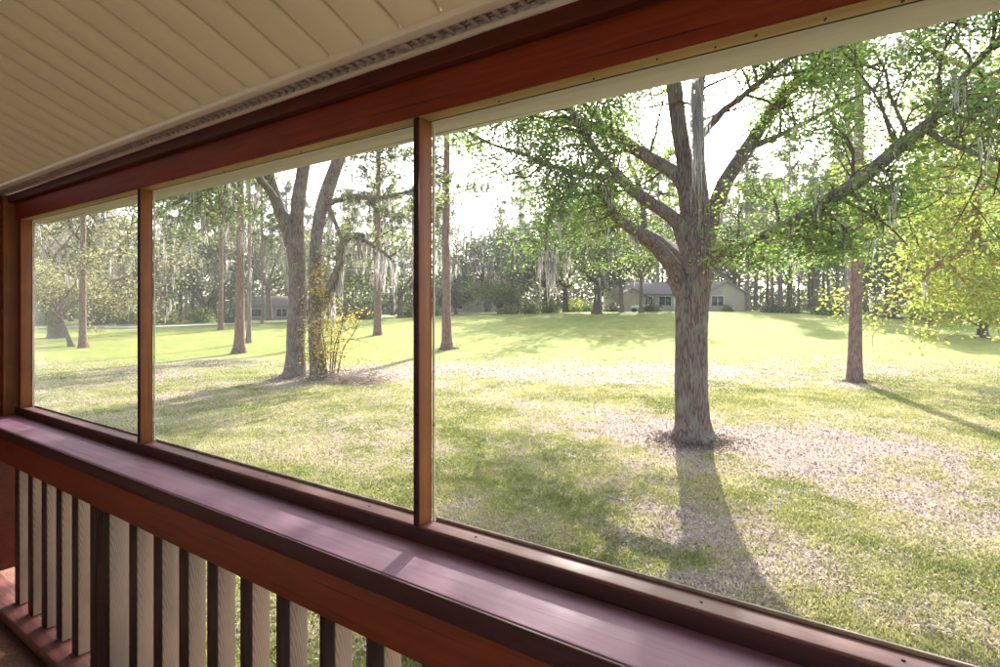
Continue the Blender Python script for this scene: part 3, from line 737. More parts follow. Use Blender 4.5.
hl([(352, 236, Z3-1.2, 4), (375, 246, Z3-1.5, 3.5), (395, 262, Z3-1.8, 2.5)], sprouts=6, L=1.3, lev=1, kids=3, t0=.3, moss=22, mossl=(.6, 2.0), up=-.1)
# leafy arm reaching left over the pines
hl([(276, 200, Z3-.4, 8), (255, 175, Z3-1.5, 6), (228, 178, Z3-2.4, 5), (200, 192, Z3-3, 4), (172, 205, Z3-3.5, 3)], sprouts=22, L=1.3, lev=2, kids=3, t0=.25, up=-.25)
hl([(262, 165, Z3-.6, 7), (235, 140, Z3-1.5, 5), (190, 150, Z3-3, 4), (150, 170, Z3-4, 3)], sprouts=16, L=1.4, lev=2, kids=3, t0=.25, up=-.2)
trio = t.finish('oak_tree', b3, 'old oak of three stems with vines at its foot left of the middle post', 'tree', [M['oak_bark'], M['oak_leaf_b'], M['moss'], M['branch_bark']])
# vine leaves on its stems
iv = MB()
for _ in range(100):
    f = rng.random(); px = 318+rng.normal()*8; py = 372-f*110
    c = W(px, py, Z3-.9-.2*rng.random())
    add_leaves(iv, c+rng.normal(size=(7, 3))*.12, .12, .7, .6, .2)
iv.build('vine', M['autumn_leaf'], trio, attr=True, loc=b3)

# yellow sapling and a heap of dry brush beside it
sb, Zs = on_ground(331, 380)
t = Tree(leaf=.085, nleaf=9, tint=.8, spread=.16, aspect=.6, minr=.004)
for (dx, top, dl) in ((0, 288, 0), (10, 300, .2), (-10, 310, -.2), (20, 322, .1), (5, 330, -.3)):
    hl([(330+dx*.3, 382, Zs+dl, 1.6), (331+dx*.6, 350, Zs+dl, 1.3), (332+dx, (350+top)/2, Zs+dl, 1.1), (333+dx*1.3, top, Zs+dl, .7)], seg=5, sprouts=9, L=.75, lev=1, kids=3, t0=.15, rough=0, r0=.012)
t.finish('sapling', sb, 'thin yellow leaved sapling in front of the three stemmed oak', 'sapling', [M['branch_bark'], M['sap_leaf'], M['moss'], M['branch_bark']])
bb_, Zb = on_ground(352, 383)
br = MB()
for _ in range(420):
    a = rng.random()*2*pi; c = bb_+np.array([rng.normal()*.75, rng.normal()*.5, .04+abs(rng.normal())*.16])
    d = np.array([math.cos(a), math.sin(a), rng.normal()*.35])*(.2+.5*rng.random())
    br.tube([c-d*.5, c+np.array([0, 0, .03]), c+d*.5], [.012, .010, .005], 3)
prep(br.build('brush_pile', M['dead'], loc=bb_), 'low heap of dry grey twigs at the foot of the three stemmed oak', 'brush pile')

# ------------------------------------------------------------------ pines
def needles(mb, C, n, rad, wid, tint):
    d = rng.normal(size=(n, 3)); d[:, 2] += .3; d /= np.linalg.norm(d, axis=1)[:, None]
    L = rad*(.7+.6*rng.random(n))[:, None]; e = np.cross(d, rng.normal(size=(n, 3))); e /= np.linalg.norm(e, axis=1)[:, None]
    V = np.stack([C-e*wid, C+e*wid, C+d*L+e*wid*.4, C+d*L-e*wid*.4], 1)
    mb.add(V.reshape(-1, 3), np.arange(n*4).reshape(n, 4), None, np.repeat(np.clip(tint+rng.normal(size=n)*.15, 0, 1), 4))

def pine(loc, H, r, crown0=.5, nb=26, cl=10, nrad=.28, nwid=.012, lean=(0, 0), moss=0, seg=14, stubs=4, nn=26, bl=3.2, mossw=.02):
    t = Tree(minr=.008, mossw=mossw)
    n = 9
    tt = np.linspace(0, 1, n)
    P = np.array([loc+np.array([lean[0]*H*a+math.sin(a*5+loc[0])*.06, lean[1]*H*a, H*a-.1*(a == 0)]) for a in tt])
    R = r*(1-.62*tt)*(1+.16*np.exp(-tt*30)); R[-1] = r*.12
    t.bark.tube(P, R, seg, .04, .35 if H < 16 else .5, 2)
    def at(a):
        k = a*(n-1); i = min(int(k), n-2); f = k-i; return P[i]*(1-f)+P[i+1]*f
    for k in range(nb+stubs):
        a = crown0+(1-crown0)*((k+rng.random())/nb)**.9 if k < nb else crown0*(.4+.6*rng.random())
        a = min(a, .99)
        p = at(a); ang = rng.random()*2*pi
        L = bl*(1.1-.75*(a-crown0)/(1-crown0+1e-6))*(.6+.6*rng.random()) if k < nb else .8*rng.random()+.4
        d = np.array([math.cos(ang), math.sin(ang), .15+.35*rng.random()])
        Q = [p]
        for _ in range(4):
            d = d+rng.normal(size=3)*.16; d /= np.linalg.norm(d); Q.append(Q[-1]+d*L/4)
        Q = np.array(Q); t.tw.tube(Q, np.linspace(r*.18, .012, 5), 5)
        if k < nb:
            for c in range(cl):
                f = 1.2+rng.random()*2.8; i = min(int(f), 3); q = Q[i]*(1-(f-i))+Q[i+1]*(f-i)
                e = q+rng.normal(size=3)*np.array([.45, .45, .22])
                t.tw.tube([q, (q+e)/2+[0, 0, -.03], e], [.012, .010, .007], 3)
                needles(t.crown, e, nn, nrad, nwid, .5+rng.normal()*.15)
        if moss and rng.random() < moss:
            add_moss(t.moss, Q[rng.integers(1, 5, 3)], .3, 1.3, mossw, 5)
    return t

PM = [M['pine_bark'], M['needle'], M['moss'], M['branch_bark']]
def put_pine(px, py, H, wpx, label, mats=PM, group=None, **k):
    b, Z = on_ground(px, py)
    t = pine(b, H, wpx/2*.88*Z/FPX, **k)
    return t.finish('pine_tree', b, label, 'tree', mats, group), b, Z

put_pine(856, 382, 19, 14, 'tall straight pine standing alone right of the large oak', crown0=.58, nb=18, stubs=8, lean=(.004, .004), moss=.3, mossw=.02)
put_pine(447, 349, 22, 10.5, 'slim pine rising just right of the middle post', crown0=.36, nb=46, cl=15, stubs=7, moss=.5, nwid=.02, nrad=.34, mossw=.03)
put_pine(378, 335, 22, 8.5, 'pine with mossy lower branches left of the middle post', crown0=.38, nb=44, cl=14, stubs=6, moss=.9, nwid=.025, nrad=.36, mossw=.035)
put_pine(240, 353, 20, 10.5, 'reddish pine trunk standing left of the three stemmed oak', crown0=.5, nb=26, stubs=4, moss=.3, nwid=.02, nrad=.34)
put_pine(249, 343, 21, 5, 'thin pale pine close behind the reddish pine', mats=[M['far_bark']]+PM[1:], crown0=.55, nb=18, nwid=.025, nrad=.36)
put_pine(221, 330, 22, 5.5, 'slender pine beside the road left of the reddish pine', crown0=.45, nb=28, moss=.4, nwid=.03, nrad=.42, mossw=.03)
put_pine(186, 319, 20, 3.6, 'white grey pine trunk far beyond the road', mats=[M['far_bark']]+PM[1:], crown0=.55, nb=18, nwid=.045, nrad=.5)
put_pine(262, 324, 22, 3.2, 'thin dark pine between the reddish pine and the three stemmed oak', crown0=.45, nb=24, nwid=.04, nrad=.5, moss=.4, mossw=.04)
put_pine(83, 348, 21, 7.5, 'straight pine in the narrow left bay', crown0=.5, nb=24, nwid=.025, nrad=.4, moss=.6, mossw=.03)
put_pine(848, 316, 24, 7, 'pale lilac grey pine close behind the lone right pine', mats=[M['far_bark']]+PM[1:], crown0=.45, nb=30, nwid=.04, nrad=.5)
put_pine(747, 311, 24, 5.5, 'pale pine trunk at the wood edge right of the cream house', mats=[M['far_bark']]+PM[1:], crown0=.4, nb=30, nwid=.045, nrad=.55)
put_pine(658, 311, 22, 4.5, 'left of two pale pines before the cream house', mats=[M['far_bark']]+PM[1:], crown0=.45, nb=24, nwid=.045, nrad=.5)
put_pine(669, 311, 23, 4.5, 'right of two pale pines before the cream house', mats=[M['far_bark']]+PM[1:], crown0=.45, nb=24, nwid=.045, nrad=.5)

# ------------------------------------------------------------------ background broadleaf trees
def broad(loc, H, Wd, r, leaf=.3, nleaf=30, moss=0, tint=.5, fork=.28, lev=2, seg=9, nlimb=9, spread=.5, mossl=(.5, 1.8), droop=.1, mossw=.04, kids=4):
    t = Tree(leaf=leaf, nleaf=nleaf, tint=tint, spread=spread, mossp=moss, mossl=mossl, mossw=mossw, aspect=.6, minr=.02, droop=droop)
    top = loc+np.array([rng.normal()*.3, rng.normal()*.3, H*fork])
    t.bark.tube([loc-[0, 0, .1], loc+(top-loc)*.3, top], [r*1.25, r, r*.85], 12, .06, .4, 2)
    for k in range(nlimb):
        a = 2*pi*(k+rng.random()*.6)/nlimb; e = .25+1.1*rng.random()
        d = np.array([math.cos(a), math.sin(a), e])
        Lg = (Wd*.33 if e < .7 else H*.33)*(.8+.4*rng.random())
        st = top-(top-loc)*rng.random()*.25
        n1 = st+d/np.linalg.norm(d)*Lg
        t.bark.tube([st, (st+n1)/2+[0, 0, .2], n1], [r*.5, r*.4, r*.28], 7, .05, .5)
        for q in range(2):
            t.grow(st*.35+n1*.65 if q else n1, d+rng.normal(size=3)*.35, Lg*.75, r*.25, lev, .12, kids)
    return t

BM = {'far': [M['oak_bark'], M['far_leaf'], M['moss'], M['branch_bark']], 'dark': [M['dark_bark'], M['dark_leaf'], M['moss'], M['dark_bark']],
      'yellow': [M['oak_bark'], M['yellow_leaf'], M['moss'], M['branch_bark']], 'pale': [M['oak_bark'], M['pale_leaf'], M['moss'], M['branch_bark']],
      'mix': [M['oak_bark'], M['oak_leaf_b'], M['moss'], M['branch_bark']]}
# right oak outside the frame, its yellow green limbs inside
br_, Zr = at_depth(1075, 24.), 24.
t = Tree(leaf=.15, nleaf=34, tint=.45, spread=.34, aspect=.55, mossp=.015, mossl=(.2, .6), mossw=.02, minr=.01)
P, R = LP([(1075, 380, Zr, 30), (1074, 340, Zr, 24), (1068, 270, Zr, 21), (1060, 200, Zr, 18), (1050, 100, Zr, 14), (1040, -20, Zr, 9)])
rng = np.random.default_rng(5)
P[0] = br_-[0, 0, .1]; t.bark.tube(P, R, 16, .05, .3, 4)
t.limb(P[3:], R[3:], seg=8, sprouts=22, L=3.4, lev=2, kids=3, t0=.1)
hl([(1062, 225, Zr, 12), (1035, 185, Zr-.5, 9), (1000, 178, Zr-1, 8), (979, 195, Zr-1.2, 7.5), (976, 222, Zr-1.3, 7), (975, 237, Zr-1.3, 6.5), (963, 252, Zr-1.5, 6), (939, 264, Zr-1.8, 5), (915, 285, Zr-2, 3.5), (900, 295, Zr-2.2, 2)], sprouts=26, L=2.0, lev=2, kids=3, t0=.25, up=-.02)
hl([(976, 232, Zr-1.3, 6), (985, 249, Zr-1.4, 5.5), (1000, 260, Zr-1.6, 5), (1025, 266, Zr-2, 4)], sprouts=10, L=1.6, lev=2, kids=3, t0=.1, up=-.05)
hl([(1000, 178, Zr-1, 7), (960, 165, Zr-1, 5), (915, 175, Zr-1, 4), (880, 190, Zr-1, 3)], sprouts=20, L=1.9, lev=2, kids=3, t0=.1, up=-.1, moss=3)
hl([(1055, 140, Zr, 9), (1010, 90, Zr-1, 7), (950, 60, Zr-2, 5), (900, 30, Zr-2, 3)], sprouts=18, L=2.4, lev=2, kids=3, t0=.15, up=-.1, moss=3)
hl([(1066, 250, Zr, 9), (1030, 275, Zr+.5, 6), (990, 285, Zr+1, 4), (960, 288, Zr+1, 3)], sprouts=12, L=1.5, lev=2, kids=3, t0=.2, up=-.1)
t.finish('oak_tree', br_, 'yellow green oak leaning in from the right edge with bare curving orange limb', 'tree', [M['orange_bark'], M['yellow_leaf'], M['moss'], M['orange_bark']])

def put_broad(px, Z, H, Wd, wpx, label, m, group=None, name='oak_tree', py=None, **k):
    if py: b, Z = on_ground(px, py)
    else: b = at_depth(px, Z)
    t = broad(b, H, Wd, wpx/2*Z/FPX, **k)
    return t.finish(name, b, label, 'tree', BM[m], group), b
put_broad(57, 0, 17, 20, 13, 'stout oak with pale leaves seen through the narrow left bay', 'pale', py=338, leaf=.26, nleaf=26, moss=.4, tint=.45, fork=.22, nlimb=10, droop=.25)
put_broad(72, 40, 6.2, 9, 4, 'small tree with pale silvery leaves low in the narrow left bay', 'pale', leaf=.16, nleaf=34, fork=.42, droop=.1)
put_broad(597, 62, 18, 17, 8, 'broad dark oak with hanging moss left of the cream house', 'dark', leaf=.26, nleaf=34, moss=.30, mossl=(.8, 2.2), fork=.22)
put_broad(566, 70, 20, 14, 5, 'dense dark evergreen at the lawn edge behind the drooping moss', 'dark', leaf=.28, nleaf=38, moss=.1, fork=.18)
put_broad(488, 100, 18, 17, 5, 'blue green tree standing above the lilac roof', 'dark', leaf=.4, nleaf=30, fork=.25)
put_broad(520, 84, 17, 15, 5, 'grey green mossy tree right of the lilac roof', 'far', leaf=.34, nleaf=30, moss=.5, mossl=(1, 2.6), mossw=.07, fork=.2)
put_broad(545, 80, 19, 14, 5, 'mossy grey green tree between dark evergreen and lilac roof', 'far', leaf=.34, nleaf=30, moss=.5, mossl=(1, 2.6), mossw=.07, fork=.2)
put_broad(622, 66, 16, 13, 4, 'yellow green tree in front of the cream house', 'yellow', leaf=.24, nleaf=24, fork=.32, moss=.2)
put_broad(641, 64, 13, 11, 3.5, 'small leafy tree before the cream house wall', 'yellow', leaf=.24, nleaf=20, fork=.36, moss=.1)
put_broad(475, 112, 12, 14, 4, 'round dark tree left of the blue green tree', 'dark', leaf=.45, nleaf=28, fork=.2)
put_broad(456, 92, 7, 7, 3, 'low olive tree beside the lilac roof', 'far', leaf=.3, nleaf=24, fork=.15)
put_broad(500, 78, 6, 7, 3, 'small light green tree at the end of the lilac roof', 'mix', leaf=.25, nleaf=26, fork=.12)
put_broad(400, 80, 20, 17, 5, 'grey green tree behind the middle post pine', 'far', leaf=.34, nleaf=28, moss=.5, mossl=(1, 2.6), mossw=.07, fork=.2)
put_broad(345, 84, 21, 18, 5, 'mossy tree behind the yellow sapling', 'pale', leaf=.34, nleaf=24, moss=.5, mossl=(1, 2.6), mossw=.07, fork=.2)
put_broad(270, 96, 22, 20, 5, 'grey tree over the low grey house', 'far', leaf=.36, nleaf=26, moss=.3, mossl=(1, 2.4), mossw=.07)
put_broad(205, 96, 19, 18, 5, 'dark bushy tree beyond the road', 'dark', leaf=.34, nleaf=34, fork=.12)
put_broad(160, 92, 21, 20, 6, 'pale mossy oak beyond the road right of the second post', 'pale', leaf=.34, nleaf=26, moss=.5, mossl=(1, 2.6), mossw=.07, fork=.2)
put_broad(115, 96, 18, 18, 6, 'green tree beyond the road in the narrow left bay', 'mix', leaf=.34, nleaf=30, fork=.12)
put_broad(20, 92, 21, 22, 6, 'tall grey green tree at the left end of the road', 'far', leaf=.36, nleaf=28, moss=.3, mossw=.07)
put_broad(935, 62, 12, 12, 6, 'dark shady oak beyond the yellow limb', 'dark', leaf=.26, nleaf=34, fork=.3)
put_broad(955, 64, 13, 13, 7, 'twin trunk of shade tree right of the dark oak', 'mix', leaf=.26, nleaf=30, fork=.3)
put_broad(985, 42, 6.5, 9, 6, 'small bright yellow green tree low at the right edge', 'yellow', leaf=.2, nleaf=34, fork=.14, lev=2)
put_broad(900, 70, 18, 15, 5, 'yellow green tree behind the yellow disc target', 'yellow', leaf=.28, nleaf=30, fork=.3)
put_broad(735, 88, 20, 17, 5, 'tall olive oak rising over the gable of the cream house', 'far', leaf=.32, nleaf=30, fork=.3)
put_broad(690, 92, 19, 17, 5, 'dark oak behind the roof of the cream house', 'dark', leaf=.32, nleaf=30, fork=.25)
put_broad(780, 78, 21, 17, 5, 'green oak over the wood edge', 'mix', leaf=.3, nleaf=30, fork=.35)
put_broad(815, 84, 22, 18, 5, 'darker green oak over the wood edge', 'far', leaf=.32, nleaf=32, fork=.35)
put_broad(866, 80, 21, 17, 5, 'olive oak behind the lone right pine', 'far', leaf=.32, nleaf=30, fork=.3)
rng = np.random.default_rng(12)
# ranks of pines in the wood: three kinds, copied
protos = []
for k in range(3):
    t = pine(np.zeros(3), 22+k*1.5, .24+.03*k, crown0=.42, nb=26, cl=8, nrad=.6, nwid=.05, seg=8, stubs=5, nn=20, bl=3.6)
    protos.append(t.finish('pine_tree', (0, 0, 0), 'dark slender pine in the ranks of the wood beyond the lawn', 'tree', [M['dark_bark'], M['needle'], M['moss'], M['dark_bark']], 'pines in the wood'))
spots = []
for px in np.linspace(752, 1010, 34): spots.append((px+rng.normal()*3, 78+rng.random()*34))
for px in np.linspace(330, 440, 10): spots.append((px+rng.normal()*4, 92+rng.random()*25))
for px in np.linspace(20, 300, 20): spots.append((px+rng.normal()*5, 100+rng.random()*25))
for px in np.linspace(500, 745, 10): spots.append((px+rng.normal()*6, 104+rng.random()*20))
for i, (px, Z) in enumerate(spots):
    p = at_depth(px, Z)
    if i < 3: protos[i].location = tuple(p)
    else: dup(protos[i % 3], p, rng.random()*6.28, .8+.4*rng.random())
# low shrubs along the far lawn edge
def shrub(r, h, n=900, leaf=.16):
    t = Tree()
    for _ in range(9):
        a = rng.random()*2*pi; e = np.array([math.cos(a)*r*.6*rng.random(), math.sin(a)*r*.6*rng.random(), h*(.6+.3*rng.random())])
        t.tw.tube([[0, 0, -.05], e*.5+[0, 0, .05], e], [.03, .02, .012], 4)
    d = rng.normal(size=(n, 3)); d /= np.linalg.norm(d, axis=1)[:, None]; d[:, 2] = abs(d[:, 2])
    rr_ = (.45+.55*rng.random(n)**.5)*(.8+.4*np.sin(d[:, 0]*5+d[:, 1]*4+d[:, 2]*3))
    add_leaves(t.crown, d*rr_[:, None]*np.array([r, r, h]), leaf, .6, .7, 0)
    return t
shp = []
for k, (m, lab) in enumerate(((M['dark_leaf'], 'rounded dark shrub'), (M['oak_leaf_b'], 'green shrub'), (M['yellow_leaf'], 'yellow green shrub'))):
    e = empty('shrub', (0, 0, 0), lab, 'shrub', 'shrubs along the far edge of the lawn')
    s = shrub(1.5, 1.6, 1500, .2)
    s.tw.build('stem', M['dark_bark'], e, smooth=True); s.crown.build('foliage', m, e, attr=True); shp.append(e)
SHR = [(614, 70, .85, 0, 'rounded dark shrub at the left wall of the cream house'), (650, 70, .85, 0, 'rounded dark shrub before the middle of the cream house'),
       (684, 70, .7, 0, 'rounded dark shrub half behind the large oak trunk'), (826, 64, 1.1, 1, 'wide green shrub left of the lone right pine'),
       (843, 66, .9, 0, 'dark shrub touching the pale lilac grey pine'), (772, 68, .9, 0, 'dark shrub at the wood edge beside the pale trunk'),
       (792, 70, 1.0, 1, 'green shrub in the middle of the wood edge'), (892, 60, .75, 0, 'low dark shrub left of the yellow disc target'),
       (915, 61, 1.35, 0, 'big rounded dark shrub right of the yellow disc target'), (1000, 60, 1.1, 0, 'dark shrub at the right edge behind the small yellow tree'),
       (550, 72, 1.0, 1, 'green shrub under the drooping moss'), (530, 74, 1.1, 1, 'green shrub under the mossy grey trees'), (508, 76, 1.0, 2, 'yellow green shrub at the foot of the small light green tree'),
       (575, 70, 1.0, 2, 'yellow green shrub left of the broad dark oak'), (588, 70, .8, 1, 'green shrub at the trunk of the broad dark oak'),
       (430, 84, 1.2, 1, 'green shrub just left of the middle post'), (408, 82, 1.1, 1, 'green shrub behind the mossy pine'), (365, 84, 1.3, 0, 'dark shrub behind the dry moss curtain'),
       (232, 88, 1.5, 0, 'dark shrub left of the grey house'), (200, 90, 1.6, 1, 'large green shrub across the road'), (168, 88, 1.5, 2, 'yellow green shrub across the road right of the second post'),
       (128, 88, 1.4, 1, 'green shrub across the road by the second post'), (98, 86, 1.3, 0, 'dark shrub across the road behind the left pine'), (40, 86, 1.6, 1, 'green shrub at the far left across the road'),
       (728, 73, .6, 1, 'small green shrub under the gable of the cream house'), (862, 66, 1.0, 1, 'green shrub behind the foot of the lone right pine')]
for i, (px, Z, sc, k, lab) in enumerate(SHR):
    p = at_depth(px, Z)
    first = [j for j, s_ in enumerate(SHR) if s_[3] == k][0] == i
    if first: shp[k].location = tuple(p); shp[k].scale = (sc,)*3; shp[k]['label'] = lab
    else: dup(shp[k], p, rng.random()*6.28, sc, lab)

# far wood as one mass behind everything
fw = MB(); n = 140000
az = (rng.random(n)*2-1)*1.05; Zf = 128+rng.random(n)*30
l = az*Zf; xx_ = Fv[0]*Zf+Rv[0]*l; yy_ = Fv[1]*Zf+Rv[1]*l
prof = np.interp(az, [-1.1, -.5, -.25, -.13, -.03, .05, .2, .5, 1.1], [19, 20, 17, 8, 10, 16, 20, 20, 18])
hh = prof*(.72+.5*fnoise(az*24, az*0+3, 3, 8))*rng.random(n)**1.15
hole = fnoise(az*60, hh*.5, 3, 12)
kp = (hole < .68) | (hh < 5)
add_leaves(fw, np.stack([xx_, yy_, ground_z(xx_, yy_)+hh], 1)[kp], .85, .6, .7, 0)
prep(fw.build('far_woods', M['far_leaf'], attr=True), 'distant grey green wood closing the view behind the houses', 'woods', kind='stuff')

# ------------------------------------------------------------------ houses
def gable(mb_wall, mb_roof, cx, cy, wx, wy, z0, h, rh, axis, ov=.45, th=.16, org=None, rot=0):
    """walls box with gables + two roof slabs; ridge along 'x' or 'y' in local axes"""
    def tr(V):
        V = np.asarray(V, float); c, s = math.cos(rot), math.sin(rot)
        return np.c_[V[:, 0]*c-V[:, 1]*s, V[:, 0]*s+V[:, 1]*c, V[:, 2]]+org
    x0, x1, y0, y1 = cx-wx/2, cx+wx/2, cy-wy/2, cy+wy/2
    if axis == 'y':
        V = [[x0, y0, z0], [x1, y0, z0], [x1, y0, z0+h], [cx, y0, z0+h+rh], [x0, y0, z0+h], [x0, y1, z0], [x1, y1, z0], [x1, y1, z0+h], [cx, y1, z0+h+rh], [x0, y1, z0+h]]
        mb_wall.add(tr(V), [[0, 5, 9, 4], [1, 2, 7, 6], [0, 1, 2, 4], [5, 9, 7, 6]], [[4, 2, 3], [9, 8, 7]])
        for sgn, xe in ((-1, x0), (1, x1)):
            k = rh/(wx/2); xo = xe+sgn*ov; zo = z0+h-ov*k
            V = [[cx, y0-ov, z0+h+rh+.02], [xo, y0-ov, zo+.02], [xo, y1+ov, zo+.02], [cx, y1+ov, z0+h+rh+.02]]; V += [[a, b, c+th] for a, b, c in V]
            mb_roof.add(tr(V), [[0, 3, 2, 1], [4, 5, 6, 7], [0, 1, 5, 4], [1, 2, 6, 5], [2, 3, 7, 6]])
    else:
        V = [[x0, y0, z0], [x0, y1, z0], [x0, y1, z0+h], [x0, cy, z0+h+rh], [x0, y0, z0+h], [x1, y0, z0], [x1, y1, z0], [x1, y1, z0+h], [x1, cy, z0+h+rh], [x1, y0, z0+h]]
        mb_wall.add(tr(V), [[0, 4, 9, 5], [1, 6, 7, 2], [0, 1, 2, 4], [5, 9, 7, 6]], [[4, 2, 3], [9, 8, 7]])
        for sgn, ye in ((-1, y0), (1, y1)):
            k = rh/(wy/2); yo = ye+sgn*ov; zo = z0+h-ov*k
            V = [[x0-ov, cy, z0+h+rh+.02], [x0-ov, yo, zo+.02], [x1+ov, yo, zo+.02], [x1+ov, cy, z0+h+rh+.02]]; V += [[a, b, c+th] for a, b, c in V]
            mb_roof.add(tr(V), [[0, 3, 2, 1], [4, 5, 6, 7], [0, 1, 5, 4], [1, 2, 6, 5], [2, 3, 7, 6]])

def house(px, Z, label, wallm, roofm, volumes, windows, doors=()):
    o = at_depth(px, Z); rot = TH    # local x = image right, local y = away from the camera
    e = empty('house', o, label, 'house')
    wl = MB(); rf = MB()
    for (cx, cy, wx, wy, h, rh, ax) in volumes: gable(wl, rf, cx, cy, wx, wy, -.4, h+.4, rh, ax, org=np.zeros(3), rot=rot)
    wl.build('wall', wallm, e); r = rf.build('roof', roofm, e)
    for (x, y, w_, z0, h_) in windows:
        f = MB(); f.box(x-w_/2-.08, x+w_/2+.08, y-.05, y-.005, z0-.08, z0+h_+.08, rot); fo = f.build('window', M['white'], e)
        g_ = MB(); g_.box(x-w_/2, x-.03, y-.062, y-.052, z0, z0+h_, rot); g_.box(x+.03, x+w_/2, y-.062, y-.052, z0, z0+h_, rot); g_.build('pane', M['window_glass'], fo)
    for (x, y, w_, h_, m) in doors:
        f = MB(); f.box(x-w_/2, x+w_/2, y-.05, y-.005, 0, h_, rot); f.build('door', m, e)
    return e
house(690, 76, 'cream house with pinkish gabled roof behind the large oak', M['house_wall'], M['roof'],
      [(-3.2, 6.0, 13.5, 7, 2.45, 1.5, 'x'), (4.3, 3.2, 5.0, 9, 2.45, 1.45, 'y'), (-7.6, 2.6, 3.4, 5, 2.0, .95, 'y')],
      [(3.2, -1.3, 1.5, .75, 1.25), (-2.6, 2.5, 1.6, .8, 1.2), (-5.0, 2.5, 1.2, .8, 1.2), (.2, 2.5, 1.4, .8, 1.2)],
      [(-1.0, 2.5, .95, 2.0, M['white']), (5.1, -1.3, .5, .5, M['white'])])
house(474, 104, 'low house with lilac grey roof at the end of the lawn', M['house_wall'], M['roof_b'],
      [(0, 4, 15, 8, 2.0, 1.3, 'x')], [(-3, 0, 1.6, .7, 1.1), (2.5, 0, 1.6, .7, 1.1)])
house(275, 100, 'wide low grey house behind the pines across the road', M['roof_b'], M['roof'],
      [(0, 4, 14, 8, 2.5, 1.6, 'x'), (6.5, 2, 5, 6, 2.2, 1.2, 'y')], [(-3, 0, 2.2, .6, 1.3), (1.2, 0, 1.8, .6, 1.3), (6.5, -1, 1.8, .6, 1.2)])

# disc target on a pole (yellow band), small trailer by the house, stump
p = at_depth(905, 55.)
e = empty('disc_target', p, 'small yellow target basket on a pole at the far right lawn edge', 'target')
b = MB(); b.tube([p-[0, 0, .1], p+[0, 0, 1.75]], [.03, .03], 8); b.build('pole', M['metal'], e, loc=p)
b = MB(); b.tube([p+[0, 0, 1.45], p+[0, 0, 1.68]], [.34, .34], 20); b.build('band', M['yellow'], e, loc=p)
b = MB()
for k in range(12):
    a = k/12*2*pi; c = np.array([math.cos(a), math.sin(a), 0])
    b.tube([p+c*.3+[0, 0, 1.45], p+c*.14+[0, 0, .95], p+c*.05+[0, 0, .85]], [.008]*3, 4)
b.build('chain', M['metal'], e, loc=p)
b = MB(); b.tube([p+[0, 0, .62], p+[0, 0, .80]], [.33, .36], 18); b.build('basket', M['yellow'], e, loc=p)
p = at_depth(982, 44.)
b = MB(); b.tube([p-[0, 0, .1], p+[0, 0, .2], p+[0, 0, .62]], [.42, .34, .31], 14, .08, .15, 2)
prep(b.build('tree_stump', M['dark_bark'], smooth=True, loc=p), 'cut dark stump under the small yellow tree', 'stump')
# small cart by the cream house
p = at_depth(636, 69.)
e = empty('garden_cart', p, 'small pale blue garden cart standing on the lawn before the cream house', 'cart', rz=TH)
b = MB(); b.box(-.55, .55, -.32, .32, .48, .52); b.box(-.55, .55, -.32, -.29, .52, .80); b.box(-.55, .55, .29, .32, .52, .80); b.box(-.55, -.52, -.29, .29, .52, .80); b.box(.52, .55, -.29, .29, .52, .80)
bevel(b.build('tray', M['blue_paint'], e), .01)
for yy in (-.36, .36):
    b = MB(); b.tube([[-.25, yy-.04, .25], [-.25, yy+.04, .25]], [.25, .25], 16); b.build('wheel', M['tyre'], e)
for yy in (-.25, .25):
    b = MB(); b.tube([[.42, yy, 0], [.42, yy, .48]], [.02, .02], 6); b.build('leg', M['metal'], e)
b = MB(); b.tube([[.5, -.25, .6], [.95, -.25, .85], [.95, .25, .85], [.5, .25, .6]], [.018]*4, 6); b.build('handle', M['metal'], e)

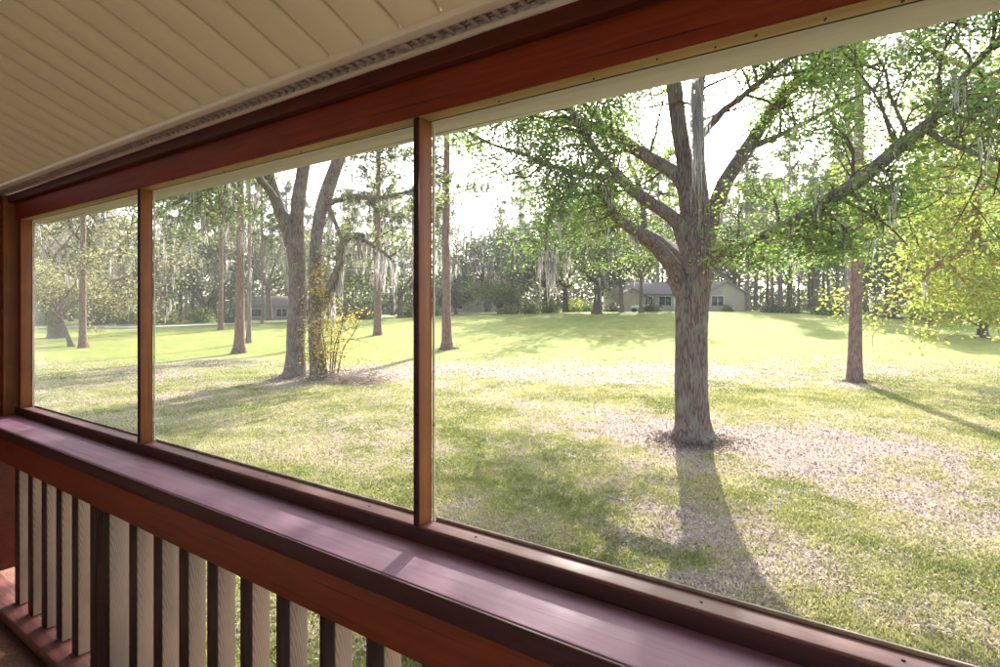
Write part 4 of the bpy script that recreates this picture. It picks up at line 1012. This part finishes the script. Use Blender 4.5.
# ------------------------------------------------------------------ light, air, camera
SAZ = math.radians(-34.6+16.3)     # sun azimuth clockwise from +Y
SEL = math.radians(30)
sd = Vector((math.sin(SAZ)*math.cos(SEL), math.cos(SAZ)*math.cos(SEL), math.sin(SEL)))
sun = bpy.data.lights.new('sun', 'SUN'); sun.energy = 3.9; sun.angle = math.radians(.55); sun.color = (1, .94, .87)
so = bpy.data.objects.new('sun', sun); COL.objects.link(so); so.rotation_euler = (-sd).to_track_quat('-Z', 'Y').to_euler()
w = bpy.data.worlds.new('World'); S.world = w; w.use_nodes = True; nt = w.node_tree
sky = nt.nodes.new('ShaderNodeTexSky'); sky.sky_type = 'NISHITA'; sky.sun_disc = False
sky.sun_elevation = SEL; sky.sun_rotation = SAZ; sky.air_density = 1.0; sky.dust_density = 3.0; sky.ozone_density = 1.0
hs = nt.nodes.new('ShaderNodeHueSaturation'); hs.inputs['Saturation'].default_value = .62
nt.links.new(sky.outputs['Color'], hs.inputs['Color']); nt.links.new(hs.outputs['Color'], nt.nodes['Background'].inputs['Color'])
nt.nodes['Background'].inputs['Strength'].default_value = .15

HAZE = True
if HAZE:
    hzb = MB(); hzb.box(-190, 190, -190, 190, -3, 48)
    m = bpy.data.materials.new('pale_air'); m.use_nodes = True; N = m.node_tree.nodes; N.remove(N['Principled BSDF'])
    pv = N.new('ShaderNodeVolumePrincipled'); pv.inputs['Density'].default_value = .00035; pv.inputs['Color'].default_value = (.93, .95, 1, 1); pv.inputs['Anisotropy'].default_value = .3
    m.node_tree.links.new(pv.outputs[0], N['Material Output'].inputs['Volume'])
    prep(hzb.build('haze', m), 'thin pale sunlit haze over the lawn and trees', 'haze', kind='stuff')

cam = bpy.data.cameras.new('camera'); co = bpy.data.objects.new('camera', cam); COL.objects.link(co)
co.location = (0, 0, HC); co.rotation_euler = (pi/2, 0, TH)
cam.sensor_width = 36; cam.lens = 36*FPX/1000; cam.shift_y = -(333.5-HOR)/1000; cam.clip_end = 3000; cam.clip_start = .05
S.camera = co
S.view_settings.view_transform = 'Standard'; S.view_settings.look = 'None'; S.view_settings.gamma = 1; S.view_settings.exposure = 1.94
S.cycles.max_bounces = 8; S.cycles.transparent_max_bounces = 12; S.cycles.diffuse_bounces = 4; S.cycles.volume_bounces = 1
S.cycles.use_denoising = True
S.cycles.use_adaptive_sampling = True
